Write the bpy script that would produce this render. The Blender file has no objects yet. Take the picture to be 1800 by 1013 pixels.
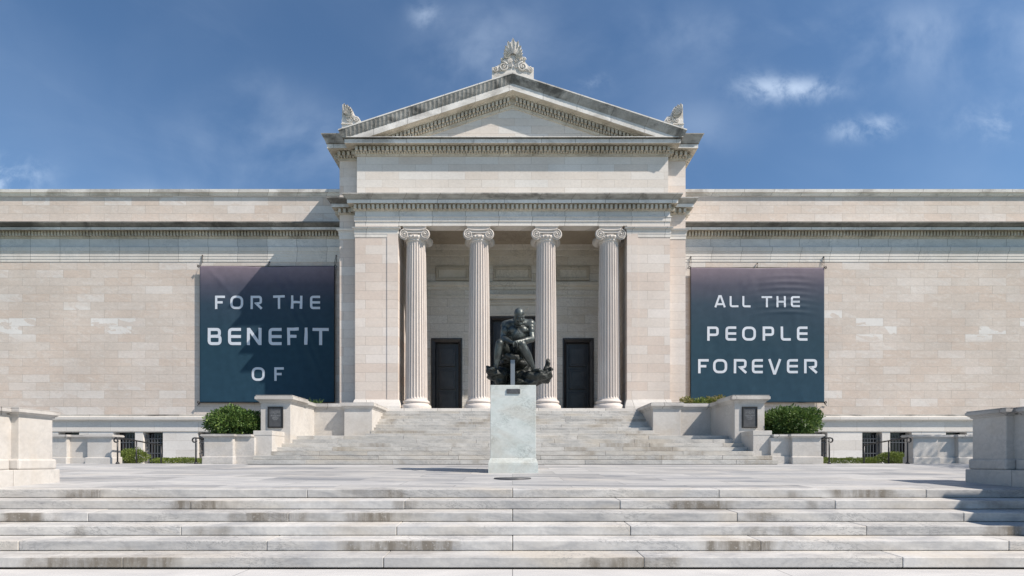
import bpy, bmesh, math, random
from mathutils import Vector, Matrix, noise
random.seed(7)
R = math.radians
scene = bpy.context.scene
col = scene.collection
# ------------------------------------------------------------------ frame of reference
CAMZ = 0.507            # camera height above the front edge of the terrace
F, CX, HY = 900.0, 901.0, 810.0
def zz(y, d): return CAMZ + (HY - y) * d / F      # survey of the photograph: height of a row at a known distance
def xx(x, d): return (x - CX) * d / F
def zt(y): return 0.0391 * (y - 9.0)               # the terrace falls gently towards the front steps
P, PR, W = 25.0, 25.4, 28.05                        # planes: portico front, set-back body, wings
ZF = zz(718, 24.7)                                 # portico floor
BW = W-.16                                         # banners hang just in front of the wings
# ------------------------------------------------------------------ mesh helpers
class MB:
    def __init__(s): s.v, s.f, s.m, s.sm = [], [], [], []
    def add(s, vs, fs, mi=0, smooth=False):
        b = len(s.v); s.v += [tuple(v) for v in vs]
        for f in fs:
            s.f.append([b + i for i in f]); s.m.append(mi); s.sm.append(smooth)
        return s
    def box(s, x0, x1, y0, y1, z0, z1, mi=0, bev=0.0):
        if x0 > x1: x0, x1 = x1, x0
        if bev > 0:
            bm = bmesh.new(); bmesh.ops.create_cube(bm, size=1)
            for v in bm.verts:
                v.co = Vector(((x0+x1)/2 + v.co.x*(x1-x0), (y0+y1)/2 + v.co.y*(y1-y0), (z0+z1)/2 + v.co.z*(z1-z0)))
            bmesh.ops.bevel(bm, geom=bm.edges[:], offset=bev, segments=2, affect='EDGES', profile=0.5)
            s.bm(bm, mi); return s
        vs = [(x0,y0,z0),(x1,y0,z0),(x1,y1,z0),(x0,y1,z0),(x0,y0,z1),(x1,y0,z1),(x1,y1,z1),(x0,y1,z1)]
        s.add(vs, [(0,3,2,1),(4,5,6,7),(0,1,5,4),(1,2,6,5),(2,3,7,6),(3,0,4,7)], mi); return s
    def bm(s, bm, mi=0, smooth=False):
        bm.verts.index_update()
        s.add([v.co.copy() for v in bm.verts], [[v.index for v in f.verts] for f in bm.faces], mi, smooth); bm.free(); return s
    def slab(s, x0, x1, y0, y1, zb0, zf, zb, mi=0, bev=0.008):   # top rises from zf at the front to zb at the back
        bm = bmesh.new(); bmesh.ops.create_cube(bm, size=1)
        for v in bm.verts:
            top = v.co.z > 0; back = v.co.y > 0
            v.co = Vector((x1 if v.co.x > 0 else x0, y1 if back else y0, ((zb if back else zf) if top else zb0)))
        if bev: bmesh.ops.bevel(bm, geom=bm.edges[:], offset=bev, segments=2, affect='EDGES', profile=0.5)
        return s.bm(bm, mi)
    def tube(s, pts, r, n=8, mi=0, closed=False, smooth=True):
        pts = [Vector(p) for p in pts]; rings = []; N = len(pts)
        rr = r if isinstance(r, (list, tuple)) else [r]*N
        up = Vector((0.13, 0.31, 0.94)).normalized()
        for i, p in enumerate(pts):
            a = pts[(i-1) % N] if (i > 0 or closed) else p
            b = pts[(i+1) % N] if (i < N-1 or closed) else p
            t = (b-a).normalized()
            u = t.cross(up)
            if u.length < 1e-3: u = t.cross(Vector((1,0,0)))
            u.normalize(); w = u.cross(t)
            rings.append([p + (u*math.cos(k*2*math.pi/n) + w*math.sin(k*2*math.pi/n))*rr[i] for k in range(n)])
        vs = [v for r_ in rings for v in r_]; fs = []
        for i in range(N if closed else N-1):
            j = (i+1) % N
            for k in range(n): fs.append((i*n+k, i*n+(k+1) % n, j*n+(k+1) % n, j*n+k))
        if not closed:
            fs.append(tuple(range(n))[::-1]); fs.append(tuple((N-1)*n+k for k in range(n)))
        return s.add(vs, fs, mi, smooth)
    def lathe(s, prof, cx, cy, n=48, mi=0, smooth=True):
        vs, fs = [], []
        for (r, z) in prof:
            for k in range(n):
                a = 2*math.pi*k/n; vs.append((cx+r*math.cos(a), cy+r*math.sin(a), z))
        for i in range(len(prof)-1):
            for k in range(n): fs.append((i*n+k, i*n+(k+1) % n, (i+1)*n+(k+1) % n, (i+1)*n+k))
        fs.append(tuple(range(n))[::-1]); fs.append(tuple((len(prof)-1)*n+k for k in range(n)))
        return s.add(vs, fs, mi, smooth)
    def sweep(s, path, prof):        # prof rows (p, z, material of the strip up to the next row); outward is right of the path
        n = len(path); ps = [Vector(p) for p in path]; mit = []
        for i in range(n):
            ns = []
            if i > 0: d = (ps[i]-ps[i-1]).normalized(); ns.append(Vector((d.y, -d.x)))
            if i < n-1: d = (ps[i+1]-ps[i]).normalized(); ns.append(Vector((d.y, -d.x)))
            mit.append(ns[0] if len(ns) == 1 else (ns[0]+ns[1])/(1+ns[0].dot(ns[1])))
        k = len(prof); b = len(s.v)
        for i in range(n):
            for (p, z, m) in prof:
                q = ps[i] + mit[i]*p; s.v.append((q.x, q.y, z))
        for i in range(n-1):
            for j in range(k-1):
                s.f.append([b+i*k+j, b+i*k+j+1, b+(i+1)*k+j+1, b+(i+1)*k+j]); s.m.append(prof[j][2]); s.sm.append(False)
        s.f.append([b+j for j in range(k)][::-1]); s.m.append(prof[0][2]); s.sm.append(False)
        s.f.append([b+(n-1)*k+j for j in range(k)]); s.m.append(prof[0][2]); s.sm.append(False)
        return s
    def dentils(s, path, p0, p1, z0, z1, w, gap, mi=0):
        ps = [Vector(p) for p in path]
        for i in range(len(ps)-1):
            d = ps[i+1]-ps[i]; L = d.length; d.normalize(); nn = Vector((d.y, -d.x))
            ext0 = p0 if i > 0 else 0; ext1 = p0 if i < len(ps)-2 else 0
            tot = L + ext0 + ext1; cnt = int(tot/(w+gap)); st = tot/max(cnt, 1)
            for k in range(cnt):
                t0 = -ext0 + st*k + gap/2; a = ps[i]+d*t0; bb = ps[i]+d*(t0+w)
                c1 = a+nn*(p0-0.01); c2 = bb+nn*p1
                s.box(min(c1.x, c2.x), max(c1.x, c2.x), min(c1.y, c2.y), max(c1.y, c2.y), z0, z1, mi)
        return s
    def build(s, name, mats, parent=None, loc=(0, 0, 0)):
        me = bpy.data.meshes.new(name)
        L = Vector(loc)
        me.from_pydata([tuple(Vector(v)-L) for v in s.v], [], s.f)
        if not isinstance(mats, (list, tuple)): mats = [mats]
        for m in mats: me.materials.append(m)
        me.polygons.foreach_set('material_index', s.m); me.polygons.foreach_set('use_smooth', s.sm)
        me.update()
        bm = bmesh.new(); bm.from_mesh(me); bmesh.ops.recalc_face_normals(bm, faces=bm.faces); bm.to_mesh(me); bm.free()
        o = bpy.data.objects.new(name, me); col.objects.link(o)
        if parent:
            o.parent = parent; o.location = L - world_loc(parent)
        else: o.location = L
        return o
def world_loc(o):
    l = o.location.copy()
    while o.parent: o = o.parent; l = l + o.location
    return l
def tag(o, label=None, cat=None, group=None, kind=None):
    if label: o['label'] = label
    if cat: o['category'] = cat
    if group: o['group'] = group
    if kind: o['kind'] = kind
    return o
def empty(name, loc, label=None, cat=None, group=None):
    o = bpy.data.objects.new(name, None); o.empty_display_size = 0.3; o.location = loc; col.objects.link(o)
    return tag(o, label, cat, group)
# ------------------------------------------------------------------ materials
class NT:
    def __init__(s, name):
        s.mat = bpy.data.materials.new(name); s.mat.use_nodes = True; s.t = s.mat.node_tree
        s.b = s.t.nodes['Principled BSDF']
        s.b.inputs['Specular IOR Level'].default_value = 0.25
    def n(s, ty, **kw):
        nd = s.t.nodes.new(ty)
        for k, v in kw.items(): setattr(nd, k, v)
        return nd
    def l(s, a, b): s.t.links.new(a, b)
    def math(s, op, a, b=None, c=None, clamp=False):
        nd = s.n('ShaderNodeMath', operation=op); nd.use_clamp = clamp
        for i, q in enumerate((a, b, c)):
            if q is None: continue
            if isinstance(q, (int, float)): nd.inputs[i].default_value = q
            else: s.l(q, nd.inputs[i])
        return nd.outputs[0]
    def pos(s):
        g = s.n('ShaderNodeNewGeometry'); sp = s.n('ShaderNodeSeparateXYZ'); s.l(g.outputs['Position'], sp.inputs[0])
        return sp.outputs[0], sp.outputs[1], sp.outputs[2], g
    def vec(s, x, y, z):
        c = s.n('ShaderNodeCombineXYZ')
        for i, q in enumerate((x, y, z)):
            if isinstance(q, (int, float)): c.inputs[i].default_value = q
            else: s.l(q, c.inputs[i])
        return c.outputs[0]
    def noise(s, v, scale=1, detail=5, rough=0.55, dist=0.0, w=None):
        nd = s.n('ShaderNodeTexNoise')
        if w is not None:
            nd.noise_dimensions = '4D'
            if isinstance(w, (int, float)): nd.inputs['W'].default_value = w
            else: s.l(w, nd.inputs['W'])
        s.l(v, nd.inputs['Vector'])
        nd.inputs['Scale'].default_value = scale; nd.inputs['Detail'].default_value = detail
        nd.inputs['Roughness'].default_value = rough; nd.inputs['Distortion'].default_value = dist
        return nd.outputs['Fac']
    def ramp(s, f, stops, interp='LINEAR'):
        nd = s.n('ShaderNodeValToRGB'); cr = nd.color_ramp; cr.interpolation = interp
        while len(cr.elements) < len(stops): cr.elements.new(0.5)
        for e, (p, c) in zip(cr.elements, stops):
            e.position = p
            e.color = (c, c, c, 1) if isinstance(c, (int, float)) else (*c, 1)
        s.l(f, nd.inputs[0]); return nd.outputs[0]
    def mix(s, f, a, b, mode='MIX'):
        nd = s.n('ShaderNodeMix', data_type='RGBA', blend_type=mode)
        for i, q in ((0, f), (6, a), (7, b)):
            if isinstance(q, (int, float)): nd.inputs[i].default_value = q if i == 0 else (q, q, q, 1)
            elif isinstance(q, tuple): nd.inputs[i].default_value = (*q, 1)
            else: s.l(q, nd.inputs[i])
        return nd.outputs[2]
    def done(s, c, rough=0.6, bump=None, bd=0.01, spec=None, metal=None):
        if isinstance(c, tuple): s.b.inputs['Base Color'].default_value = (*c, 1)
        else: s.l(c, s.b.inputs['Base Color'])
        if isinstance(rough, (int, float)): s.b.inputs['Roughness'].default_value = rough
        else: s.l(rough, s.b.inputs['Roughness'])
        if spec is not None: s.b.inputs['Specular IOR Level'].default_value = spec
        if metal is not None: s.b.inputs['Metallic'].default_value = metal
        if bump is not None:
            bn = s.n('ShaderNodeBump'); bn.inputs['Strength'].default_value = 0.6; bn.inputs['Distance'].default_value = bd
            s.l(bump, bn.inputs['Height']); s.l(bn.outputs[0], s.b.inputs['Normal'])
        return s.mat

def ashlar(name, bw, rh, z0, stops, mort=0.95, veinamt=0.85, u0=0.0, white=True):
    t = NT(name); x, y, z, g = t.pos()
    u = t.math('ADD', t.math('ADD', x, y), u0); v = t.math('SUBTRACT', z, z0)
    uv = t.vec(u, v, 0.0)
    br = t.n('ShaderNodeTexBrick'); br.offset = 0.5; t.l(uv, br.inputs['Vector'])
    for k, q in (('Scale', 1), ('Mortar Size', 0.0065), ('Mortar Smooth', 0.0), ('Bias', 0.0), ('Brick Width', bw), ('Row Height', rh)):
        br.inputs[k].default_value = q
    br.inputs['Color1'].default_value = (0, 0, 0, 1); br.inputs['Color2'].default_value = (1, 1, 1, 1); br.inputs['Mortar'].default_value = (0.5, 0.5, 0.5, 1)
    sp = t.n('ShaderNodeSeparateColor'); t.l(br.outputs['Color'], sp.inputs[0]); rnd = sp.outputs[0]
    base = t.ramp(rnd, stops)
    # veins belong to each block: the fourth noise dimension jumps from block to block
    wv = t.math('MULTIPLY', rnd, 61.0)
    vv = t.vec(t.math('MULTIPLY', u, 0.9), t.math('ADD', t.math('MULTIPLY', v, 2.6), t.math('MULTIPLY', u, 0.35)), y)
    n1 = t.noise(vv, 1.3, 7, 0.6, 1.6, wv)
    light = t.ramp(n1, [(0.50, 0.0), (0.60, 0.6), (0.70, 1.0)])
    dark = t.ramp(t.noise(vv, 2.1, 8, 0.62, 2.2, t.math('ADD', wv, 9.0)), [(0.47, 0.0), (0.5, 1.0), (0.53, 0.0)])
    c = t.mix(t.math('MULTIPLY', light, 0.42*veinamt), base, (0.70, 0.68, 0.65))
    c = t.mix(t.math('MULTIPLY', dark, 0.42*veinamt), c, (0.36, 0.34, 0.32))
    if white:   # a few blocks, or sharp-edged corners of blocks, are almost white marble
        w2 = t.math('GREATER_THAN', t.noise(t.vec(t.math('MULTIPLY', u, 0.5), t.math('ADD', t.math('MULTIPLY', v, 1.4), t.math('MULTIPLY', u, 0.2)), 0.0), 1.0, 4, 0.6, 1.2, wv), 0.46)
        isw = t.ramp(rnd, [(0.79, 0.0), (0.82, 0.75)])
        big = t.math('ADD', t.ramp(t.noise(t.vec(t.math('MULTIPLY', x, 0.12), z, 0.0), 0.26, 2), [(0.42, 0.1), (0.62, 0.6)]), t.ramp(t.math('ABSOLUTE', t.math('SUBTRACT', z, 8.0)), [(0.6, 0.8), (1.0, 0.0)]), clamp=True)
        c = t.mix(t.math('MULTIPLY', t.math('MULTIPLY', w2, isw), big), c, (0.70, 0.69, 0.67))
    blot = t.ramp(t.noise(t.vec(u, v, y), 0.35, 4), [(0.3, 0.9), (0.7, 1.06)])
    c = t.mix(1.0, c, blot, 'MULTIPLY')
    fine = t.ramp(t.noise(t.vec(u, v, y), 9.0, 5), [(0.25, 0.94), (0.75, 1.04)])
    c = t.mix(1.0, c, fine, 'MULTIPLY')
    mf = t.ramp(t.noise(t.vec(u, v, 0.0), 0.8, 3), [(0.35, 0.25), (0.7, 1.0)])
    c = t.mix(t.math('MULTIPLY', br.outputs['Fac'], t.math('MULTIPLY', mf, mort)), c, (0.22, 0.19, 0.16))
    h = t.math('SUBTRACT', t.math('MULTIPLY', t.noise(t.vec(u, v, y), 5, 6), 0.35), br.outputs['Fac'])
    return t.done(c, 0.65, h, 0.006)

def stone(name, a, b, vein, joint=0.0, dirt=None, dirtamt=0.0, sc=1.0, stretch=(1, 1, 1), island=0.0, streak=0.0, rough=0.6, veinamt=0.5):
    t = NT(name); x, y, z, g = t.pos()
    v = t.vec(t.math('MULTIPLY', x, stretch[0]), t.math('MULTIPLY', y, stretch[1]), t.math('MULTIPLY', z, stretch[2]))
    w = None
    if island > 0: w = t.math('MULTIPLY', g.outputs['Random Per Island'], 40.0)
    n1 = t.noise(v, 0.9*sc, 6, 0.6, 0.8, w if w else 0.0)
    c = t.ramp(n1, [(0.3, a), (0.7, b)])
    vn = t.ramp(t.noise(v, 1.5*sc, 8, 0.63, 1.8, w if w else 3.0), [(0.462, 0.0), (0.5, 1.0), (0.538, 0.0)])
    vm = t.ramp(t.noise(v, 0.6*sc, 2, 0.5, 0, w if w else 7.0), [(0.45, 0.0), (0.62, 1.0)])
    c = t.mix(t.math('MULTIPLY', t.math('MULTIPLY', vn, vm), veinamt), c, vein)
    if island > 0:
        sh = t.ramp(g.outputs['Random Per Island'], [(0.0, 1-island), (1.0, 1+island*0.6)])
        c = t.mix(1.0, c, sh, 'MULTIPLY')
    if joint > 0:      # butt joints between the lengths of moulding
        u = t.math('ADD', x, y); fr = t.math('FRACT', t.math('DIVIDE', u, joint))
        jn = t.math('MULTIPLY', t.math('LESS_THAN', fr, 0.012), 0.75)
        c = t.mix(jn, c, (0.10, 0.09, 0.08))
        jr = t.noise(t.vec(t.math('FLOOR', t.math('DIVIDE', u, joint)), 0.0, 0.0), 7.3, 0)
        c = t.mix(1.0, c, t.ramp(jr, [(0.3, 0.86), (0.7, 1.1)]), 'MULTIPLY')
    if dirt:
        m = t.ramp(t.noise(t.vec(t.math('MULTIPLY', x, 0.55), t.math('MULTIPLY', y, 0.9), t.math('MULTIPLY', z, 1.1)), 1.0, 5, 0.62, 0.6), [(0.50, 0.0), (0.64, 1.0)])
        if streak > 0:
            st = t.ramp(t.noise(t.vec(t.math('MULTIPLY', x, 7.0), t.math('MULTIPLY', y, 3.0), t.math('MULTIPLY', z, 0.8)), 1.0, 6, 0.65), [(0.3, 0.35), (0.6, 1.0)])
            m = t.math('MULTIPLY', m, st)
        c = t.mix(t.math('MULTIPLY', m, dirtamt), c, dirt)
    fine = t.noise(t.vec(x, y, z), 14.0, 6)
    c = t.mix(1.0, c, t.ramp(fine, [(0.25, 0.92), (0.75, 1.05)]), 'MULTIPLY')
    h = t.noise(t.vec(x, y, z), 6.0, 8)
    return t.done(c, rough, h, 0.006)

def stepstone(name, a, b, vein, dirt, damt, island, thr):
    t = NT(name); x, y, z, g = t.pos(); w = t.math('MULTIPLY', g.outputs['Random Per Island'], 40.0)
    nsp = t.n('ShaderNodeSeparateXYZ'); t.l(g.outputs['Normal'], nsp.inputs[0])
    riser = t.ramp(t.math('MULTIPLY', nsp.outputs[1], -1.0), [(0.3, 0.0), (0.7, 1.0)])
    v = t.vec(t.math('ADD', t.math('MULTIPLY', x, 0.8), t.math('MULTIPLY', z, 0.8)), t.math('MULTIPLY', y, 1.2), t.math('MULTIPLY', z, 2.4))
    n1 = t.noise(v, 1.3, 7, 0.66, 1.0, w)
    c = t.ramp(n1, [(0.36, a), (0.5, tuple((p*.4+q*.6) for p, q in zip(a, b))), (0.64, b)])
    c = t.mix(1.0, c, t.ramp(g.outputs['Random Per Island'], [(0.0, 1-island), (1.0, 1+island*.7)]), 'MULTIPLY')
    warm = t.ramp(t.noise(v, 0.7, 3, 0.5, 0.3, t.math('ADD', w, 5.0)), [(0.5, 0.0), (0.68, 0.6)])
    c = t.mix(warm, c, (b[0]*.93, b[1]*.86, b[2]*.76))
    vn = t.ramp(t.noise(v, 2.2, 9, 0.68, 2.4, t.math('ADD', w, 2.0)), [(0.478, 0.0), (0.5, 1.0), (0.522, 0.0)])
    vm = t.ramp(t.noise(v, 0.9, 3, 0.5, 0, w), [(0.47, 0.0), (0.6, 1.0)])
    c = t.mix(t.math('MULTIPLY', t.math('MULTIPLY', vn, vm), 0.8), c, vein)
    m = t.ramp(t.noise(t.vec(t.math('MULTIPLY', t.math('ADD', x, 3.1), 0.38), t.math('MULTIPLY', y, 1.9), t.math('MULTIPLY', z, 0.25)), 1.0, 4, 0.6, 0.2), [(thr, 0.0), (thr+.055, 1.0)])
    st = t.ramp(t.noise(t.vec(t.math('MULTIPLY', x, 5.5), t.math('MULTIPLY', y, 1.5), t.math('MULTIPLY', z, 0.9)), 1.0, 6, 0.66, 0.1), [(0.32, 0.25), (0.56, 1.0)])
    fleck = t.ramp(t.noise(t.vec(x, y, z), 22.0, 4, 0.7), [(0.58, 1.0), (0.66, 0.4)])
    m = t.math('MULTIPLY', t.math('MULTIPLY', m, st), t.math('MULTIPLY', t.math('MULTIPLY_ADD', riser, 0.68, 0.32), fleck))
    c = t.mix(t.math('MULTIPLY', m, damt), c, dirt)
    c = t.mix(1.0, c, t.ramp(t.noise(t.vec(x, y, z), 16.0, 6), [(0.25, 0.90), (0.75, 1.06)]), 'MULTIPLY')
    return t.done(c, 0.6, t.noise(t.vec(x, y, z), 7.0, 8), 0.008)

WALLST = [(0.0, (0.57, 0.50, 0.435)), (0.3, (0.58, 0.52, 0.46)), (0.55, (0.565, 0.52, 0.468)), (0.8, (0.59, 0.545, 0.495)), (1.0, (0.61, 0.57, 0.525))]
PAVST = [(0.0, (0.58, 0.51, 0.45)), (0.4, (0.62, 0.56, 0.50)), (0.7, (0.62, 0.58, 0.53)), (1.0, (0.66, 0.63, 0.59))]
WALLST, PAVST = [[(q, (c_[0]*1.01, c_[1]*.965, c_[2]*.95)) for q, c_ in L_] for L_ in (WALLST, PAVST)]
M = {}
M['wing'] = ashlar('wing_ashlar', 1.497, 0.4407, zz(460.4, W), WALLST, u0=0.3)
M['pav'] = ashlar('pavilion_ashlar', 1.62, 0.444, ZF, PAVST, mort=0.8, veinamt=0.35, white=False)
M['attic'] = ashlar('attic_ashlar', 1.62, 0.375, zz(329.6, P), [(0.0, (0.61, 0.55, 0.49)), (0.5, (0.64, 0.595, 0.545)), (1.0, (0.66, 0.635, 0.60))], mort=0.8, veinamt=0.45, white=False)
M['backwall'] = ashlar('portico_ashlar', 1.9, 0.46, ZF, [(0.0, (0.56, 0.51, 0.425)), (0.5, (0.62, 0.58, 0.51)), (1.0, (0.65, 0.63, 0.575))], mort=1.2, veinamt=1.4, white=False)
M['basement'] = ashlar('basement_ashlar', 2.4, 0.515, zz(758.4, W), [(0.0, (0.60, 0.57, 0.53)), (1.0, (0.68, 0.66, 0.63))], mort=1.0, veinamt=0.4, white=False)
M['trim'] = stone('trim_marble', (0.60, 0.56, 0.51), (0.68, 0.65, 0.61), (0.42, 0.41, 0.40), joint=1.62)
M['frieze'] = stone('frieze_marble', (0.52, 0.52, 0.51), (0.66, 0.65, 0.63), (0.26, 0.28, 0.30), joint=1.62, stretch=(1, 1, 1.8))
M['lip'] = stone('lip_marble', (0.62, 0.60, 0.56), (0.74, 0.72, 0.69), (0.4, 0.4, 0.4), joint=1.62, dirt=(0.2, 0.18, 0.16), dirtamt=0.5)
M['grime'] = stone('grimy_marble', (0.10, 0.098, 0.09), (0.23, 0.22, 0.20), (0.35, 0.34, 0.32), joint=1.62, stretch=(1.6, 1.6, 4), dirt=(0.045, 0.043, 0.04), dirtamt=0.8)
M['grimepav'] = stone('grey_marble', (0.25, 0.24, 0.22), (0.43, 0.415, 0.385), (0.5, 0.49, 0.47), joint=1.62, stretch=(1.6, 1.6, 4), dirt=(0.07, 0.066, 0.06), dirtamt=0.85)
M['dentil'] = stone('dentil_marble', (0.46, 0.42, 0.345), (0.60, 0.555, 0.475), (0.25, 0.22, 0.18), joint=1.62, dirt=(0.2, 0.175, 0.13), dirtamt=0.45)  # stain plus the shade and warm bounce of the dentil zone, put into the colour
M['column'] = stone('column_marble', (0.53, 0.475, 0.435), (0.60, 0.555, 0.515), (0.42, 0.38, 0.35), stretch=(1, 1, 0.5))
M['capital'] = stone('capital_marble', (0.52, 0.48, 0.44), (0.60, 0.56, 0.52), (0.4, 0.38, 0.36), sc=2)
M['carved'] = stone('carved_marble', (0.58, 0.55, 0.51), (0.68, 0.65, 0.61), (0.3, 0.29, 0.27), sc=3, dirt=(0.25, 0.23, 0.2), dirtamt=0.5)
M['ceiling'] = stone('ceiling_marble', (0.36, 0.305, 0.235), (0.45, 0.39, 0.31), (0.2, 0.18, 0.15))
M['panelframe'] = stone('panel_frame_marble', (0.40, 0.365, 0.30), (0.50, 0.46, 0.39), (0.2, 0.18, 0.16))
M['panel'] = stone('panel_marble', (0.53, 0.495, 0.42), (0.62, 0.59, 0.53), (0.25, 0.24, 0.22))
M['white'] = stone('white_marble', (0.44, 0.415, 0.385), (0.545, 0.525, 0.495), (0.36, 0.35, 0.34), dirt=(0.46, 0.42, 0.37), dirtamt=0.7, streak=0.6)
M['coping'] = stone('coping_marble', (0.43, 0.41, 0.385), (0.55, 0.53, 0.50), (0.36, 0.36, 0.36), joint=2.4, dirt=(0.3, 0.28, 0.26), dirtamt=0.6)
M['step'] = stepstone('step_marble', (0.34, 0.34, 0.34), (0.53, 0.518, 0.495), (0.17, 0.172, 0.175), (0.165, 0.142, 0.112), 0.88, 0.13, .555)
M['stepup'] = stepstone('upper_step_marble', (0.36, 0.355, 0.34), (0.53, 0.515, 0.485), (0.2, 0.2, 0.2), (0.26, 0.225, 0.18), 0.65, 0.09, .56)
M['pedestal'] = stone('pedestal_marble', (0.49, 0.535, 0.51), (0.60, 0.63, 0.605), (0.12, 0.14, 0.135), sc=2.4, stretch=(1, 1, 1.7), veinamt=0.5, dirt=(0.42, 0.37, 0.30), dirtamt=0.35)

t = NT('terrace_marble'); x, y, z, g = t.pos()
v = t.vec(t.math('MULTIPLY', x, 0.16), t.math('ADD', t.math('MULTIPLY', y, 0.85), t.math('MULTIPLY', x, 0.07)), 0.0)
br = t.n('ShaderNodeTexBrick'); br.offset = 0.5; t.l(t.vec(x, y, 0.0), br.inputs['Vector'])
for k, q in (('Scale', 1), ('Mortar Size', 0.007), ('Mortar Smooth', 0.0), ('Bias', 0.0), ('Brick Width', 2.2), ('Row Height', 1.1)): br.inputs[k].default_value = q
br.inputs['Color1'].default_value = (0, 0, 0, 1); br.inputs['Color2'].default_value = (1, 1, 1, 1)
sp = t.n('ShaderNodeSeparateColor'); t.l(br.outputs['Color'], sp.inputs[0])
wv = t.math('MULTIPLY', sp.outputs[0], 30.0)
c = t.ramp(t.noise(v, 1.4, 7, 0.66, 0.9, t.math('MULTIPLY', wv, 0.05)), [(0.36, (0.21, 0.22, 0.235)), (0.46, (0.34, 0.342, 0.348)), (0.57, (0.455, 0.452, 0.442))])
c = t.mix(1.0, c, t.ramp(sp.outputs[0], [(0.0, 0.80), (1.0, 1.08)]), 'MULTIPLY')
vn = t.ramp(t.noise(v, 2.4, 8, 0.65, 2.0, wv), [(0.47, 0.0), (0.5, 1.0), (0.53, 0.0)])
c = t.mix(t.math('MULTIPLY', vn, 0.35), c, (0.20, 0.21, 0.23))
warm = t.ramp(t.noise(t.vec(x, y, 0.0), 0.5, 4), [(0.55, 0.0), (0.7, 0.6)])
c = t.mix(warm, c, (0.50, 0.47, 0.43))
c = t.mix(t.math('MULTIPLY', br.outputs['Fac'], 0.6), c, (0.15, 0.15, 0.15))
M['terrace'] = t.done(c, 0.55, t.noise(t.vec(x, y, z), 7, 6), 0.004)

t = NT('banner_print'); x, y, z, g = t.pos()
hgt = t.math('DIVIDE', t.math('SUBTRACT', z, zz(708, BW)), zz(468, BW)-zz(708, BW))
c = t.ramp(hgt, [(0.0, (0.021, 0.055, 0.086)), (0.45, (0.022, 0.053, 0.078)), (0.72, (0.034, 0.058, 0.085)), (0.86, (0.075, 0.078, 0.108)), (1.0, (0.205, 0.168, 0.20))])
c = t.mix(1.0, c, t.ramp(t.noise(t.vec(x, z, 0.0), 3.0, 5), [(0.3, 0.92), (0.7, 1.06)]), 'MULTIPLY')
M['banner'] = t.done(c, 0.6, spec=0.12)
M['letter'] = NT('banner_lettering').done((0.56, 0.60, 0.66), 0.55)
t = NT('dark_bronze'); x, y, z, g = t.pos()
M['darkbronze'] = t.done(t.ramp(t.noise(t.vec(x, y, z), 2.5, 5), [(0.3, (0.020, 0.020, 0.022)), (0.7, (0.042, 0.041, 0.042))]), 0.38, spec=0.5)
t = NT('plaque_bronze'); x, y, z, g = t.pos()
M['plaque'] = t.done(t.ramp(t.noise(t.vec(x, y, z), 9, 5), [(0.3, (0.05, 0.052, 0.056)), (0.7, (0.075, 0.077, 0.082))]), 0.5, spec=0.4)
M['plaqueframe'] = NT('plaque_frame_bronze').done((0.012, 0.012, 0.013), 0.45, spec=0.4)
M['plaquetext'] = NT('plaque_lettering').done((0.26, 0.27, 0.28), 0.5)
M['iron'] = NT('black_iron').done((0.018, 0.018, 0.02), 0.42, spec=0.5)
M['grilleiron'] = NT('sunlit_iron').done((0.075, 0.08, 0.088), 0.5, spec=0.4)  # iron raised in tone: sunlight on the bars is put into the colour
M['glass'] = NT('dark_glass').done((0.012, 0.014, 0.018), 0.15, spec=0.5)
M['rope'] = NT('rope').done((0.06, 0.055, 0.05), 0.8)
M['steel'] = NT('support_steel').done((0.22, 0.24, 0.26), 0.45, metal=0.5)
t = NT('statue_bronze'); x, y, z, g = t.pos()
n1 = t.noise(t.vec(x, y, t.math('MULTIPLY', z, 0.6)), 8.0, 6, 0.66)
c = t.ramp(n1, [(0.30, (0.022, 0.025, 0.024)), (0.52, (0.055, 0.064, 0.060)), (0.70, (0.15, 0.175, 0.165))])
M['bronze'] = t.done(c, t.math('MULTIPLY_ADD', n1, 0.35, 0.24), t.noise(t.vec(x, y, z), 22, 5), 0.012, spec=0.8, metal=0.45)
t = NT('rock_bronze'); x, y, z, g = t.pos()
n1 = t.noise(t.vec(x, y, z), 7.0, 8, 0.68)
M['rockbronze'] = t.done(t.ramp(n1, [(0.35, (0.007, 0.008, 0.007)), (0.6, (0.022, 0.026, 0.022)), (0.75, (0.055, 0.065, 0.052))]), 0.5, n1, 0.06, spec=0.6, metal=0.3)
def leafmat(name, cols, rough=0.5):
    t = NT(name); g = t.n('ShaderNodeNewGeometry')
    c = t.ramp(g.outputs['Random Per Island'], [(i/(len(cols)-1), q) for i, q in enumerate(cols)])
    mt = t.done(c, rough, spec=0.35)
    tr = t.n('ShaderNodeBsdfTranslucent'); t.l(c, tr.inputs[0]); mx = t.n('ShaderNodeMixShader'); mx.inputs[0].default_value = 0.25
    out = t.t.nodes['Material Output']; t.l(t.b.outputs[0], mx.inputs[1]); t.l(tr.outputs[0], mx.inputs[2]); t.l(mx.outputs[0], out.inputs[0])
    return mt
M['leaf'] = leafmat('shrub_leaves', [(0.034, 0.072, 0.018), (0.064, 0.125, 0.03), (0.10, 0.172, 0.038), (0.17, 0.235, 0.068)])
M['boxleaf'] = leafmat('box_hedge_leaves', [(0.06, 0.10, 0.02), (0.11, 0.16, 0.03), (0.17, 0.22, 0.045), (0.24, 0.28, 0.07)])
M['goldleaf'] = leafmat('yellow_green_leaves', [(0.08, 0.11, 0.02), (0.17, 0.17, 0.04), (0.27, 0.24, 0.08), (0.36, 0.30, 0.14)])
M['bark'] = NT('bark').done((0.10, 0.075, 0.055), 0.9)
M['soil'] = NT('soil').done((0.05, 0.04, 0.03), 0.95)
t = NT('ground_grass'); x, y, z, g = t.pos()
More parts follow.
